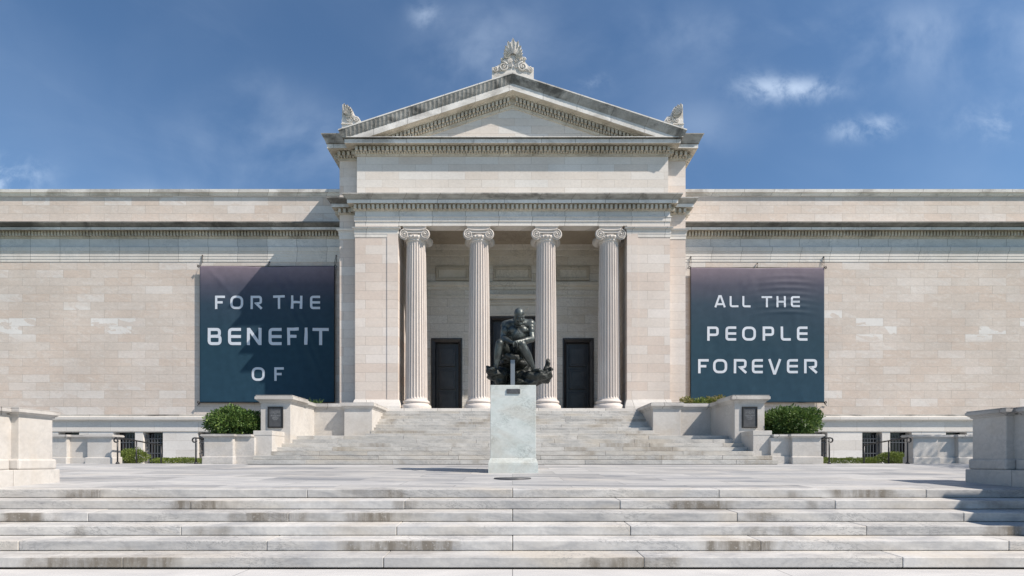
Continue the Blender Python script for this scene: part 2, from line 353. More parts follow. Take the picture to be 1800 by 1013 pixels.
M['grass'] = t.done(t.ramp(t.noise(t.vec(x, y, z), 0.7, 6), [(0.3, (0.05, 0.08, 0.02)), (0.7, (0.09, 0.12, 0.035))]), 0.9)
t = NT('pavement_marble'); x, y, z, g = t.pos()
c = t.ramp(t.noise(t.vec(t.math('MULTIPLY', x, 0.5), y, z), 1.6, 6, 0.6, 0.8), [(0.3, (0.42, 0.415, 0.41)), (0.7, (0.55, 0.54, 0.525))])
jn = t.math('LESS_THAN', t.math('ABSOLUTE', t.math('SUBTRACT', t.math('FRACT', t.math('ADD', t.math('DIVIDE', x, 3.6), 0.5)), 0.5)), 0.0016)
c = t.mix(t.math('MULTIPLY', jn, 0.8), c, (0.1, 0.1, 0.1))
M['pavement'] = t.done(c, 0.6)

# ------------------------------------------------------------------ setting: ground, terrace, steps
g_ = MB(); g_.box(-400, 400, -400, 400, -1.6, -1.25); tag(g_.build('ground', M['grass']), kind='structure')
g_ = MB(); g_.box(-30, 30, -30, 7.0, -1.22, -0.978); tag(g_.build('pavement', M['pavement']), kind='structure')
g_ = MB()   # terrace sheet with thickness, sloping
def prism_yz(mb, x0, x1, prof, mi=0):
    k = len(prof); vs = [(x0, y, z) for y, z in prof]+[(x1, y, z) for y, z in prof]
    fs = [tuple(range(k)), tuple(range(2*k-1, k-1, -1))]+[(i, i+k, (i+1) % k+k, (i+1) % k) for i in range(k)]
    mb.add(vs, fs, mi)
prism_yz(g_, -21, 21, [(9.38, -1.2), (9.38, zt(9.38)), (18.7, zt(18.7)), (18.7, -1.2)])
prism_yz(g_, -10.2, 10.2, [(18.7, -1.2), (18.7, zt(18.7)), (19.0, zt(19.0)), (19.0, -1.2)])
for s in (-1, 1):
    prism_yz(g_, s*11.0, s*21.0, [(18.7, -1.2), (18.7, zt(18.7)), (19.25, zt(19.25)), (19.25, -1.2)])
tag(g_.build('terrace', M['terrace']), kind='structure')
g_ = MB()   # lower ground in front of the basement
for s in (-1, 1): g_.box(s*11.2, s*50, 19.25, W+.01, -1.2, 0.12)
tag(g_.build('basement_path', M['terrace']), kind='structure')

joints = [[175, 540, 901, 1264, 1628], [335, 711, 1090, 1468], [155, 507, 901, 1296, 1694], [318, 697, 1108, 1523], [32, 469, 901, 1337, 1774], [215, 674, 1132, 1587]]
st = MB()
for i in range(6):
    yf = 9.0-0.4*i; js = [-9.62]+[xx(j, yf) for j in joints[i]]+[9.62]
    for a, b in zip(js[:-1], js[1:]):
        dz = random.uniform(-0.002, 0.002); dy = random.uniform(-0.006, 0.006)
        st.slab(a+0.004, b-0.004, yf+dy, yf+0.43, -0.163*(i+1)+0.0156+0.007, -0.163*i+dz, -0.163*i+0.0168+dz, 0, 0.010)
    st.box(-9.6, 9.6, yf+0.03, yf+0.42, -0.163*(i+1)-0.05, -0.163*(i+1)+0.06, 1)
tag(st.build('front_steps', [M['step'], M['soil']]), kind='structure')

ZL = zz(766, 20.76); HL = (ZL-zt(18.36))/7
st = MB()
for n in range(1, 8):
    y0 = 18.36+0.4*(n-1); z1 = zt(18.36)+HL*n; X = 9.53 if n < 3 else (9.05 if n < 6 else 8.8)
    js = [-X]; q = -X+random.uniform(0.6, 2.4)
    while q < X-0.7: js.append(q); q += random.uniform(1.7, 3.2)
    js.append(X)
    for a, b in zip(js[:-1], js[1:]):
        dz = random.uniform(-0.0025, 0.0025); dy = random.uniform(-0.006, 0.006)
        st.slab(a+0.004, b-0.004, y0+dy, y0+(0.45 if n < 7 else 1.95), z1-HL+0.013, z1+dz, z1+0.004+dz, 0, 0.009)
    st.box(-X+0.03, X-0.03, y0+0.04, y0+0.44, zt(18.36)-0.1, z1-HL+0.03, 1)
tag(st.build('lower_steps', [M['stepup'], M['soil']]), kind='structure')
HU = (ZF-ZL)/10
st = MB()
for n in range(1, 11):
    y0 = 22.0+0.3*(n-1); z1 = ZL+HU*n; X = 6.33 if n == 1 else 6.18
    js = [-X]; q = -X+random.uniform(0.5, 2.0)
    while q < X-0.6: js.append(q); q += random.uniform(1.3, 2.8)
    js.append(X)
    for a, b in zip(js[:-1], js[1:]):
        dz = random.uniform(-0.0025, 0.0025); dy = random.uniform(-0.006, 0.006)
        st.slab(a+0.003, b-0.003, y0+dy, y0+0.36, z1-HU+0.006, z1+dz, z1+0.003+dz, 0, 0.008)
    st.box(-X+0.03, X-0.03, y0+0.04, y0+0.34, ZL-0.1, z1-HU+0.03, 1)
tag(st.build('upper_steps', [M['stepup'], M['soil']]), kind='structure')

# ------------------------------------------------------------------ the museum
bld = empty('museum_building', (0, P, 0), 'long cream marble neoclassical museum with columned portico, pediment and windowless wings', 'museum')
def Zr(Pl): return lambda y, p: zz(y, Pl-p)
# -- wings
zw = Zr(W)
for s in (-1, 1):
    path = [(-52, W), (-8.5, W)] if s < 0 else [(8.5, W), (52, W)]
    mb = MB(); mb.box(s*8.3, s*52, W, W+9, zw(729, 0)-0.02, zw(333, 0))
    mb.build('wing_wall', M['wing'], bld)
    top = [(-.05, zw(345, 0), 0), (.04, zw(344, .04), 0), (.10, zw(339, .1), 1), (.17, zw(337.8, .17), 0), (.18, zw(332.6, .18), 0), (-.3, zw(332.0, .18)+0.02, 0)]
    mb = MB(); mb.sweep(path, [(p, z, {0: 0, 1: 0}[m]) for p, z, m in top]); mb.build('parapet_coping', [M['lip']], bld)
    pr = [(-.05, zw(461, 0), 0), (.02, zw(460.4, .02), 0), (.02, zw(456.2, .02), 0), (.035, zw(455.6, .035), 0), (.035, zw(451, .035), 0), (.05, zw(450.4, .05), 0),
          (.05, zw(446, .05), 0), (.065, zw(445.5, .065), 0), (.065, zw(442.8, .065), 0), (.09, zw(442.3, .09), 0), (.11, zw(435.5, .11), 0), (.10, zw(434, .10), 1),
          (.012, zw(433.6, 0)+0.004, 1), (.012, zw(420.5, 0), 2), (.05, zw(419.5, .05), 2), (.07, zw(415.5, .07), 2), (.03, zw(414.8, .08), 2), (.03, zw(405.8, .08), 2), (.22, zw(405, .22), 2), (.24, zw(404.3, .24), 2),
          (.43, zw(404, .43), 3), (.43, zw(399.4, .43), 4), (.41, zw(399, .41), 4), (.50, zw(397, .50), 4), (.60, zw(393, .60), 4), (.65, zw(391.5, .65), 4), (.65, zw(389.3, .65), 3), (.3, zw(389, .65)+0.03, 3), (-.05, zw(389, .65)+0.06, 3)]
    mb = MB(); mb.sweep(path, pr)
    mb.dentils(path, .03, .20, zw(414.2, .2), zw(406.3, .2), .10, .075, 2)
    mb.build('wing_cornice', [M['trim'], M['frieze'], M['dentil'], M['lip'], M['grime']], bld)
    pr = [(-.05, zw(759, .07), 0), (.07, zw(758.6, .07), 0), (.07, zw(739.5, .07), 0), (.13, zw(738.5, .13), 0), (.24, zw(737.8, .24), 0), (.25, zw(733.2, .25), 0), (.2, zw(732.3, .2), 1), (.06, zw(731.2, .1), 1), (.04, zw(729, .04), 1), (-.05, zw(728.5, 0), 0)]
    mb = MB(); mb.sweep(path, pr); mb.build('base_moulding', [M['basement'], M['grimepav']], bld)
    # basement wall between the window openings
    ops = [(103, 140), (200, 238), (252, 287), (348, 383)]
    ops = [(xx(a, W), xx(b, W)) for a, b in ops]
    if s > 0: ops = [(-b, -a) for a, b in ops][::-1]
    mb = MB(); cur = -52 if s < 0 else 8.5
    zt_, zb_ = zw(760, 0), -1.2
    for a, b in ops+[(-8.5 if s < 0 else 52, None)]:
        mb.box(cur, a, W-0.03, W+0.8, zb_, zw(758.4, 0)-0.004)
        for yy in (774, 790, 806):      # channelled joints are cut as thin dark set-backs
            pass
        if b is not None: mb.box(a-0.001, b+0.001, W-0.028, W+0.79, zt_, zw(758.4, 0)-0.006)
        cur = b
    mb.build('basement_wall', M['basement'], bld)
    for a, b in ops:
        wd = MB(); wd.box(a, b, W+0.42, W+0.5, -0.6, zt_); wo = wd.build('basement_window', M['glass'], bld)
        gr = MB(); nb = 7
        for k in range(nb):
            bx = a+(b-a)*(k+0.5)/nb; zt2 = zw(768, 0)
            gr.box(bx-0.016, bx+0.016, W+0.10, W+0.132, 0.0, zt2)
            gr.add([(bx-.035, W+.116, zt2+.03), (bx+.035, W+.116, zt2+.03), (bx, W+.081, zt2+.03), (bx, W+.151, zt2+.03), (bx, W+.116, zt2+.17), (bx, W+.116, zt2-.03)],
                   [(0, 2, 4), (2, 1, 4), (1, 3, 4), (3, 0, 4), (2, 0, 5), (1, 2, 5), (3, 1, 5), (0, 3, 5)])
        for zq in (zw(771.5, 0), zw(778, 0), zw(797, 0)): gr.box(a, b, W+0.095, W+0.138, zq-.022, zq+.022)
        gr.build('grille', M['grilleiron'], wo)
# -- central block behind and above the portico
XF, XA, XR, XI = 7.69, 7.60, 8.58, 5.60
ZA = zz(397, P)                    # underside of the architrave
ZC = zz(431.7, 28.3)               # portico ceiling
zp, zr = Zr(P), Zr(PR)
ZG = zp(240, .55)                  # top of the horizontal cornice
mb = MB()
for s in (-1, 1):
    mb.box(s*(XF+.0), s*XI, P, 28.6, ZF-0.4, ZA-0.003)                      # flanking piers of the portico
    mb.box(s*XR, s*6.9, PR, 45, -1.2, ZG+.1)                              # set-back body
    mb.box(s*6.12, s*(XI-0.012), P-0.028, P+0.4, ZF-0.2, ZA-0.006)         # anta strip
mb.box(-8.0, 8.0, 28.9, 45, 0, ZG)
mb.build('pavilion_wall', M['pav'], bld)
mb = MB(); mb.box(-XI-.1, XI+.1, P+0.01, P+0.56, ZA+0.003, ZC+0.6); mb.build('architrave_beam', M['trim'], bld)
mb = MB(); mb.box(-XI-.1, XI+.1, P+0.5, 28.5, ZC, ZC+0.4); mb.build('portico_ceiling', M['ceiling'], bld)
mb = MB(); mb.box(-XF-.12, XF+.12, 24.68, 28.5, ZF-HU+0.006, ZF, 0, 0.01); mb.box(-XR-.1, XR+.1, 24.95, 28.7, 0.2, ZF-0.02); mb.build('portico_floor', M['trim'], bld)
mb = MB(); mb.box(-XA, XA, P, 26.2, zp(340, 0), zp(262, 0)); mb.build('attic_wall', M['attic'], bld)
# anta caps and bases (front piers and set-back body)
def bandcap(mb, path, z_):
    mb.sweep(path, [(-.03, z_(418, 0), 0), (.02, z_(417, .02), 0), (.02, z_(411.6, .02), 0), (.035, z_(411, .035), 0), (.035, z_(406, .035), 0), (.05, z_(405.4, .05), 0), (.05, z_(402.6, .05), 0), (.11, z_(401.5, .11), 0), (.14, z_(398.4, .14), 0), (-.03, z_(398.2, .14), 0)])
for s in (-1, 1):
    pa = [(-XF, PR+.05), (-XF, P), (-XI, P), (-XI, 26.2)] if s < 0 else [(XI, 26.2), (XI, P), (XF, P), (XF, PR+.05)]
    mb = MB(); bandcap(mb, pa, zp); mb.build('anta_capital', M['trim'], bld); mb = MB()
    mb.sweep(pa, [(-.03, ZF, 0), (.12, ZF+.004, 0), (.12, ZF+.12, 0), (.08, ZF+.30, 0), (.03, ZF+.45, 0), (-.03, ZF+.47, 0)]); mb.build('anta_base', M['trim'], bld)
    pb = [(-XR, W+.1), (-XR, PR), (-XF+.02, PR)] if s < 0 else [(XF-.02, PR), (XR, PR), (XR, W+.1)]
    mb = MB(); bandcap(mb, pb, lambda y, p: zr(y+3.5, p)); mb.build('anta_capital', M['trim'], bld); mb = MB()
    mb.sweep(pb, [(-.03, ZF-.3, 0), (.12, ZF-.28, 0), (.12, ZF+.1, 0), (.05, ZF+.3, 0), (-.03, ZF+.32, 0)]); mb.build('anta_base', M['trim'], bld)
# lower entablature
pr = [(-.05, ZA-.0, 0), (.0, ZA+.001, 0), (.0, zp(390, 0), 0), (.035, zp(389.3, .035), 0), (.035, zp(382.2, .035), 0), (.06, zp(381.6, .06), 0), (.06, zp(380.4, .06), 1), (.005, zp(380, 0), 1),
      (.005, zp(371.6, 0), 2), (.05, zp(371, .05), 2), (.08, zp(367.5, .08), 2), (.04, zp(366.8, .10), 2), (.04, zp(358.6, .10), 2), (.2, zp(358, .2), 2), (.22, zp(357.4, .22), 2),
      (.30, zp(357, .30), 3), (.30, zp(351.2, .30), 4), (.28, zp(350.8, .28), 4), (.34, zp(348, .34), 4), (.43, zp(343, .43), 4), (.48, zp(341, .48), 4), (.48, zp(338.8, .48), 3), (.2, zp(338.4, .48)+.03, 3), (-.15, zp(338.2, .48)+.05, 3)]
mb = MB(); pa = [(-XF, PR+.08), (-XF, P), (XF, P), (XF, PR+.08)]
mb.sweep(pa, pr); mb.dentils(pa, .04, .23, zp(366.2, .23), zp(359, .23), .125, .09, 2)
for s in (-1, 1):
    pb = [(-XR, W+2), (-XR, PR), (-XF+.06, PR)] if s < 0 else [(XF-.06, PR), (XR, PR), (XR, W+2)]
    p2 = [(-.05, zp(380, 0)-.05, 1)]+[(p, z+.004, m) for p, z, m in pr[8:]]
    mb.sweep(pb, p2); mb.dentils(pb, .04, .23, zp(366.2, .23), zp(359, .23), .125, .09, 2)
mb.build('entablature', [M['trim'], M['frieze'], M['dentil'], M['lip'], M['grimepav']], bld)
# upper cornice
pg = [(-.05, zp(274.6, 0), 0), (.05, zp(274, .05), 0), (.07, zp(269, .07), 0), (.05, zp(268.2, .12), 0), (.05, zp(256.5, .12), 0), (.24, zp(255.5, .24), 0), (.26, zp(254.2, .26), 0),
      (.46, zp(251.5, .46), 1), (.46, zp(244.6, .46), 2), (.44, zp(244, .44), 2), (.55, zp(241.2, .55), 1), (.55, zp(240, .55), 1), (-.05, zp(240, .55)+.015, 1)]
mb = MB(); pa = [(-XA, PR+.08), (-XA, P), (XA, P), (XA, PR+.08)]
mb.sweep(pa, pg); mb.dentils(pa, .05, .28, zp(263.5, .28), zp(257, .28), .12, .09, 0); mb.dentils(pa, .07, .17, zp(268, .17), zp(264.3, .17), .085, .045, 0)
for s in (-1, 1):
    pb = [(-XR, 44), (-XR, PR), (-XA+.12, PR)] if s < 0 else [(XA-.12, PR), (XR, PR), (XR, 44)]
    p2 = [(p, z+.003, m) for p, z, m in pg[:9]]+[(.50, pg[8][1]+.03, 3), (.53, pg[8][1]+.12, 3), (.63, pg[8][1]+.33, 3), (.68, pg[8][1]+.40, 3), (.68, zr(235, .68), 1), (-.05, zr(235, .68)+.02, 1)]
    mb.sweep(pb, p2); mb.dentils(pb, .05, .28, zp(263.5, .28), zp(257, .28), .12, .09, 0); mb.dentils(pb, .07, .17, zp(268, .17), zp(264.3, .17), .085, .045, 0)
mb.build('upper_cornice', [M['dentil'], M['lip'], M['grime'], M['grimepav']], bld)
# pediment
XT, ZT, ZAP = 8.29, zz(227, P-.69), zz(127, P-.69)
SL = (ZAP-ZT)/XT
mb = MB(); zty = ZG-.02
xw = (ZAP-1.0-zty)/SL
mb.add([(-xw, P, zty), (xw, P, zty), (0, P, ZAP-1.0), (-xw, P+.8, zty), (xw, P+.8, zty), (0, P+.8, ZAP-1.0)], [(0, 1, 2), (3, 5, 4), (0, 3, 4, 1), (1, 4, 5, 2), (2, 5, 3, 0)])
mb.build('tympanum', M['attic'], bld)
mb = MB()
rk = [(-.1, 0.03, 1), (.69, 0.0, 1), (.69, -.055, 2), (.66, -.10, 2), (.60, -.27, 2), (.54, -.40, 2), (.53, -.43, 1), (.53, -.72, 0), (.27, -.745, 0), (.25, -.78, 0), (.04, -.80, 0), (.04, -1.10, 0), (.07, -1.12, 0), (.05, -1.25, 0), (-.1, -1.26, 0)]
k = len(rk); rows = []
for i, sgn in ((0, -1), (1, 0), (2, 1)):
    for (p, h, m) in rk:
        if sgn == 0: mb.v.append((0, P-p, ZAP+h))
        else:
            xs = min(XT-(.69-max(p, .45))*0.9, (ZAP+h-(ZG-.03))/SL)
            mb.v.append((sgn*xs, P-p, ZAP+h-SL*xs))
for i in range(2):
    for j in range(k-1): mb.f.append([i*k+j, i*k+j+1, (i+1)*k+j+1, (i+1)*k+j]); mb.m.append(rk[j][2]); mb.sm.append(False)
mb.f.append(list(range(k))); mb.m.append(2); mb.sm.append(False); mb.f.append([2*k+j for j in range(k)]); mb.m.append(2); mb.sm.append(False)
for sgn in (-1, 1):       # raking dentils and egg ornament, sheared along the slope
    q = 0.15
    while q < (ZAP-1.05-ZG)/SL:
        for (w_, off, p0, p1, h0, h1) in ((.115, 0, .03, .26, -.99, -.82),):
            vs = []
            for yy in (P-p0, P-p1):
                for (xq, hh) in ((q, h0), (q+w_, h0), (q+w_, h1), (q, h1)): vs.append((sgn*xq, yy, ZAP+hh-SL*xq))
            mb.add(vs, [(0, 1, 2, 3), (4, 7, 6, 5), (0, 4, 5, 1), (1, 5, 6, 2), (2, 6, 7, 3), (3, 7, 4, 0)], 0)
        q += .185
    q = 0.1
    while q < (ZAP-1.15-ZG)/SL:
        vs = []
        for yy in (P-.06, P-.17):
            for (xq, hh) in ((q, -1.10), (q+.085, -1.10), (q+.085, -1.0), (q, -1.0)): vs.append((sgn*xq, yy, ZAP+hh-SL*xq))
        mb.add(vs, [(0, 1, 2, 3), (4, 7, 6, 5), (0, 4, 5, 1), (1, 5, 6, 2), (2, 6, 7, 3), (3, 7, 4, 0)], 0)
        q += .13
    q = .35                # carved leaves on the crown moulding
    while q < XT-.25:
        vs = []; n = 5
        for a in range(n+1):
            tt = a/n; hh = -.09-.30*tt; pp = .665-.12*tt + .004
            ww = .075*math.sin(math.pi*min(1, .25+.75*tt))+.012
            vs += [(sgn*(q-ww), P-pp, ZAP+hh-SL*(q-ww)), (sgn*q, P-pp-.016, ZAP+hh-SL*q), (sgn*(q+ww), P-pp, ZAP+hh-SL*(q+ww))]
        fs = []
        for a in range(n): fs += [(3*a, 3*a+1, 3*a+4, 3*a+3), (3*a+1, 3*a+2, 3*a+5, 3*a+4)]
        mb.add(vs, fs, 2); q += .2
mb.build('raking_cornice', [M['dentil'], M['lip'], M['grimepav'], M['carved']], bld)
mb = MB()
xs = XT-.1
mb.add([(-xs, P+.2, ZT+.02), (0, P+.2, ZAP-.02), (xs, P+.2, ZT+.02), (-xs, 44, ZT+.02), (0, 44, ZAP-.02), (xs, 44, ZT+.02)], [(0, 1, 2), (3, 5, 4), (0, 3, 4, 1), (1, 4, 5, 2), (0, 2, 5, 3)])
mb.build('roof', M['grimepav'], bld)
# -- acroteria
def petal(mb, cx, cz, ang, L, w, y0, th, mi=0):
    n = 8; vs = []; dx, dz = math.sin(ang), math.cos(ang); px, pz = dz, -dx
    for a in range(n+1):
        tt = a/n; ww = w*(0.25+0.75*math.sin(math.pi*min(1, tt*0.86+0.1)))*(1 if tt < .8 else math.sqrt(max(0, 1-((tt-.8)/.2)**2))+.03)
        r = L*tt; bulge = th*(1-.2*tt)
        # hollow leaf: raised rim, sunk middle
        for (o, b_) in ((-1, .15), (-.8, 1.0), (-.3, .45), (0, .30), (.3, .45), (.8, 1.0), (1, .15)):
            vs.append((cx+dx*r+px*ww*o, y0-bulge*b_-(.05*tt*tt), cz+dz*r+pz*ww*o))
    fs = []
    for a in range(n):
        for q in range(6): fs.append((a*7+q, a*7+q+1, (a+1)*7+q+1, (a+1)*7+q))
    mb.add(vs, fs, mi, True)
def spiral(mb, cx, cz, r0, turns, sgn, y0, th, start=0.0, mi=0):
    pts, rr = [], []
    N = int(22*turns)
    for a in range(N+1):
        tt = a/N; r = r0*(1-tt*.86); an = start+sgn*tt*turns*2*math.pi
        pts.append((cx+r*math.cos(an), y0-.02-.03*tt, cz+r*math.sin(an))); rr.append(th*(1-.5*tt))
    mb.tube(pts, rr, 6, mi)
    bm = bmesh.new(); bmesh.ops.create_icosphere(bm, subdivisions=2, radius=r0*.24, matrix=Matrix.Translation((cx, y0-.03, cz))); mb.bm(bm, mi, True)
def outline(mb, pts, y0, y1, mi=0):
    n = len(pts); vs = [(x, y0, z) for x, z in pts]+[(x, y1, z) for x, z in pts]
    mb.add(vs, [tuple(range(n)), tuple(range(2*n-1, n-1, -1))]+[(i, i+n, (i+1) % n+n, (i+1) % n) for i in range(n)], mi)
YA = P-.45
def px(x, y): return (xx(x, YA), zz(y, YA))
def apt(u, v): return px(860+u/12.66, 60+v/12.66)     # survey of the crown ornament
mb = MB()
o_ = [apt(a, b) for a, b in ((60, 1010), (60, 740), (150, 735), (260, 640), (255, 540), (340, 520), (340, 400), (420, 215), (535, 140), (650, 215), (725, 400), (725, 520), (800, 545), (800, 630), (900, 735), (990, 745), (990, 1010), (535, 860))]
outline(mb, o_, YA, YA+.35)
cx_, cz_ = apt(530, 500)
sc_ = 25/900/12.66*.982
for kk in range(-5, 6):
    an = kk*R(20); L = sc_/math.sqrt((math.sin(an)/205)**2+(math.cos(an)/375)**2)
    petal(mb, cx_+math.sin(an)*60*sc_, cz_+math.cos(an)*40*sc_, an, L-50*sc_, (56-4.5*abs(kk))*sc_, YA+.0, .10)
for sgn in (-1, 1):
    for (u, v, r0, tn, th, st0) in ((75, 590, 55, 1.6, .03, 0), (215, 735, 105, 1.8, .045, math.pi/2), (400, 800, 62, 1.5, .035, math.pi/2), (235, 575, 50, 1.2, .035, 0)):
        x_, z_ = apt(530+sgn*u, v); spiral(mb, x_, z_, r0*sc_, tn, sgn, YA, th, st0)
    for kk in range(3):
        x_, z_ = apt(530+sgn*(35+30*kk), 760); petal(mb, x_, z_, sgn*R(8+16*kk), 110*sc_, 22*sc_, YA, .05)
    x_, z_ = apt(530+sgn*330, 830); petal(mb, x_, z_, -sgn*R(60), 150*sc_, 24*sc_, YA, .05)
    x_, z_ = apt(530+sgn*150, 640); petal(mb, x_, z_, sgn*R(70), 130*sc_, 20*sc_, YA, .05)
mb.build('acroterion', M['carved'], bld)
def cpt(u, v): return px(555+u/8.44, 170+v/8.44)
for sgn in (-1, 1):
    mb = MB()
    def C(u, v):
        a, b = cpt(u, v); return (a, b) if sgn < 0 else (-a, b)
    outline(mb, [C(a, b) for a, b in ((385, 500), (385, 405), (390, 260), (395, 115), (470, 130), (530, 170), (550, 210), (553, 270), (630, 300), (665, 350), (655, 400), (540, 420), (440, 480))], YA, YA+.45)
    outline(mb, [C(a, b) for a, b in ((380, 412), (540, 412), (540, 402), (380, 402))], YA-.05, YA+.5)
    s8 = 24.55/900/8.44; c0 = C(425, 290)
    for kk in range(6):
        an = (R(4)+kk*R(17))*(1 if sgn < 0 else -1)
        petal(mb, c0[0]+math.sin(an)*25*s8, c0[1]+math.cos(an)*25*s8, an, (142-8*kk)*s8, 29*s8, YA, .10)
    for (u, v, r0) in ((492, 345, 38), (603, 345, 38), (560, 310, 24)):
        q = C(u, v); spiral(mb, q[0], q[1], r0*s8, 1.6, -sgn, YA, .03, 0)
    q = C(500, 390); petal(mb, q[0], q[1], (R(50) if sgn < 0 else -R(50)), 90*s8, 14*s8, YA, .05)
    mb.build('acroterion', M['carved'], bld)
# -- columns
COLX = [-4.79, -1.66, 1.66, 4.79]; DC = 25.48; RB, RT = .55, .468
ZS0, ZCAP = ZF+.47, zz(411.6, DC-.5)
def column(cxx):
    root = empty('column', (cxx, DC, ZF)); root.parent = bld; root.location = Vector((cxx, DC, ZF))-bld.location
    mb = MB()
    mb.lathe([(.735, ZF), (.735, ZF+.02), (.745, ZF+.10), (.735, ZF+.19), (.69, ZF+.235), (.655, ZF+.24), (.63, ZF+.27), (.625, ZF+.30), (.645, ZF+.325), (.66, ZF+.33), (.665, ZF+.37), (.645, ZF+.42), (.60, ZF+.43), (.585, ZF+.45), (.57, ZF+.49)], cxx, DC, 56)
    mb.build('base', M['column'], root)
    mb = MB(); nf, per = 24, 7; n = nf*per; vs = []; lv = []
    ZT_ = ZCAP-.30
    levels = [0, .006, .014, .022]+[.03+.94*i/16 for i in range(17)]+[.977, .985, .992, 1.0]
    for tq in levels:
        z = ZS0+(ZT_-ZS0)*tq; ent = RB+(RT-RB)*tq+.012*math.sin(math.pi*tq)
        fade = min(1, max(0, (tq-.006)/.016), max(0, (0.994-tq)/.016)); fade = math.sqrt(max(0, min(1, fade)))
        for k in range(n):
            fl, w = divmod(k, per); u = w/(per-1.0)
            dep = 0 if w in (0, per-1) else .062*ent/.5*math.sqrt(max(0, 1-(2*u-1)**2))*fade
            a = 2*math.pi*(fl+.11+.78*u)/nf
            vs.append((cxx+(ent-dep)*math.cos(a), DC+(ent-dep)*math.sin(a), z))
    fs = []
    for i in range(len(levels)-1):
        for k in range(n): fs.append((i*n+k, i*n+(k+1) % n, (i+1)*n+(k+1) % n, (i+1)*n+k))
    mb.add(vs, fs); mb.build('shaft', M['column'], root)
    # Ionic capital: echinus, two bolsters with volutes, sagging band, abacus
    mb = MB(); vr, vx = .262, .50; yf = DC-.50
    mb.lathe([(RT, ZT_-.02), (RT+.03, ZT_), (RT+.04, ZT_+.03), (RT+.02, ZT_+.06), (RT+.03, ZT_+.08), (RT+.10, ZT_+.18), (RT+.08, ZT_+.26), (RT-.05, ZT_+.30)], cxx, DC, 48)
    for kk in range(20):   # egg and dart
        a = 2*math.pi*kk/20; bm = bmesh.new(); bmesh.ops.create_icosphere(bm, subdivisions=1, radius=1, matrix=Matrix.Translation((cxx+math.cos(a)*(RT+.09), DC+math.sin(a)*(RT+.09), ZT_+.17)) @ Matrix.Diagonal((.05, .05, .085, 1))); mb.bm(bm, 0, True)
    for sx in (-1, 1):
        prof = []
        for a in range(13):
            tt = a/12; yy = yf+.03+tt*.94; rr = vr*(.995-.42*math.sin(math.pi*tt)**.8)
            prof.append((yy, rr))
        vs = []; nn = 28
        for yy, rr in prof:
            for k in range(nn): vs.append((cxx+sx*vx+rr*math.cos(2*math.pi*k/nn), yy, ZCAP+rr*math.sin(2*math.pi*k/nn)))
        fs = []
        for i in range(12):
            for k in range(nn): fs.append((i*nn+k, i*nn+(k+1) % nn, (i+1)*nn+(k+1) % nn, (i+1)*nn+k))
        fs += [tuple(range(nn)), tuple(12*nn+k for k in range(nn))]
        mb.add(vs, fs, 0, False)
        for yq, dy in ((yf, -1), (DC+.5, 1)):
            pts, rr = [], []
            N = 54
            for a in range(N+1):
                tt = a/N; r = (vr-.03)*(1-.84*tt**.8); an = math.pi/2 - sx*tt*2.4*2*math.pi
                pts.append((cxx+sx*vx+r*math.cos(an), yq, ZCAP+r*math.sin(an))); rr.append(.036*(1-.6*tt))
            mb.tube(pts, rr, 6)
            bm = bmesh.new(); bmesh.ops.create_uvsphere(bm, u_segments=12, v_segments=8, radius=.05, matrix=Matrix.Translation((cxx+sx*vx, yq-.0, ZCAP))); mb.bm(bm, 0, True)
    for yq in (yf, DC+.5):
        top, bot = [], []
        for a in range(17):
            q = -1+2*a/16; xq = cxx+q*vx
            top.append((xq, yq, ZCAP+vr-.03-.045*(1-q*q))); bot.append((xq, yq, ZCAP+vr-.175-.045*(1-q*q)))
        mb.tube(top, .034, 6); mb.tube(bot, .026, 6)
    ys = (yf+.02, DC+.48)
    vs = []
    for yq in ys:
        for a in range(17):
            q = -1+2*a/16
            vs += [(cxx+q*vx, yq, ZCAP+vr+.03), (cxx+q*vx, yq, ZCAP+vr-.17-.045*(1-q*q))]
    fs = []
    for b_ in (0, 34):
        for a in range(16): fs.append((b_+2*a, b_+2*a+1, b_+2*a+3, b_+2*a+2))
    for a in range(16): fs += [(2*a, 2*a+2, 34+2*a+2, 34+2*a), (2*a+1, 34+2*a+1, 34+2*a+3, 2*a+3)]
    mb.add(vs, fs); mb.box(cxx-.42, cxx+.42, yf+.10, DC+.40, ZCAP-.10, ZCAP+.12)
    mb.box(cxx-.56, cxx+.56, yf+.0, DC+.5, ZCAP+vr+.028, ZA-.055, 0, .02); mb.box(cxx-.58, cxx+.58, yf-.03, DC+.53, ZA-.057, ZA-.001, 0, .012)
    mb.build('capital', M['capital'], root)
for c_ in COLX: column(c_)
# -- portico back wall with doorways
DB = 28.3
doors = [(758, 812, 595), (862, 941, 557), (989, 1044, 595)]
drs = [(-3.55-.85, -3.55+.85, zz(595, DB)), (-1.26, 1.26, zz(557, DB)), (3.55-.85, 3.55+.85, zz(595, DB))]
drs[0] = (xx(758, DB), xx(812.5, DB), zz(595, DB)); drs[2] = (xx(989, DB), xx(1043.5, DB), zz(595, DB))
mb = MB(); cur = -XI-.2
for a, b, zd in drs:
    mb.box(cur, a, DB, DB+.7, ZF-.1, ZC+.1); mb.box(a-.002, b+.002, DB+.002, DB+.69, zd, ZC+.09); cur = b
mb.box(cur, XI+.2, DB, DB+.7, ZF-.1, ZC+.1)
mb.build('portico_back_wall', M['backwall'], bld)
mb = MB(); zb = lambda y: zz(y, DB)
pa = [(-XI, DB), (XI, DB)]
mb.sweep(pa, [(-.03, zb(451), 0), (.03, zb(450), 0), (.05, zb(440), 0), (.09, zb(438.5), 0), (.12, zb(434), 0), (.16, ZC+.02, 0), (-.03, ZC+.03, 0)])
mb.sweep(pa, [(-.03, zb(509.5), 0), (.04, zb(509), 0), (.06, zb(505), 0), (.16, zb(503), 0), (.18, zb(498), 0), (.02, zb(496.5), 0), (-.03, zb(496), 0)])
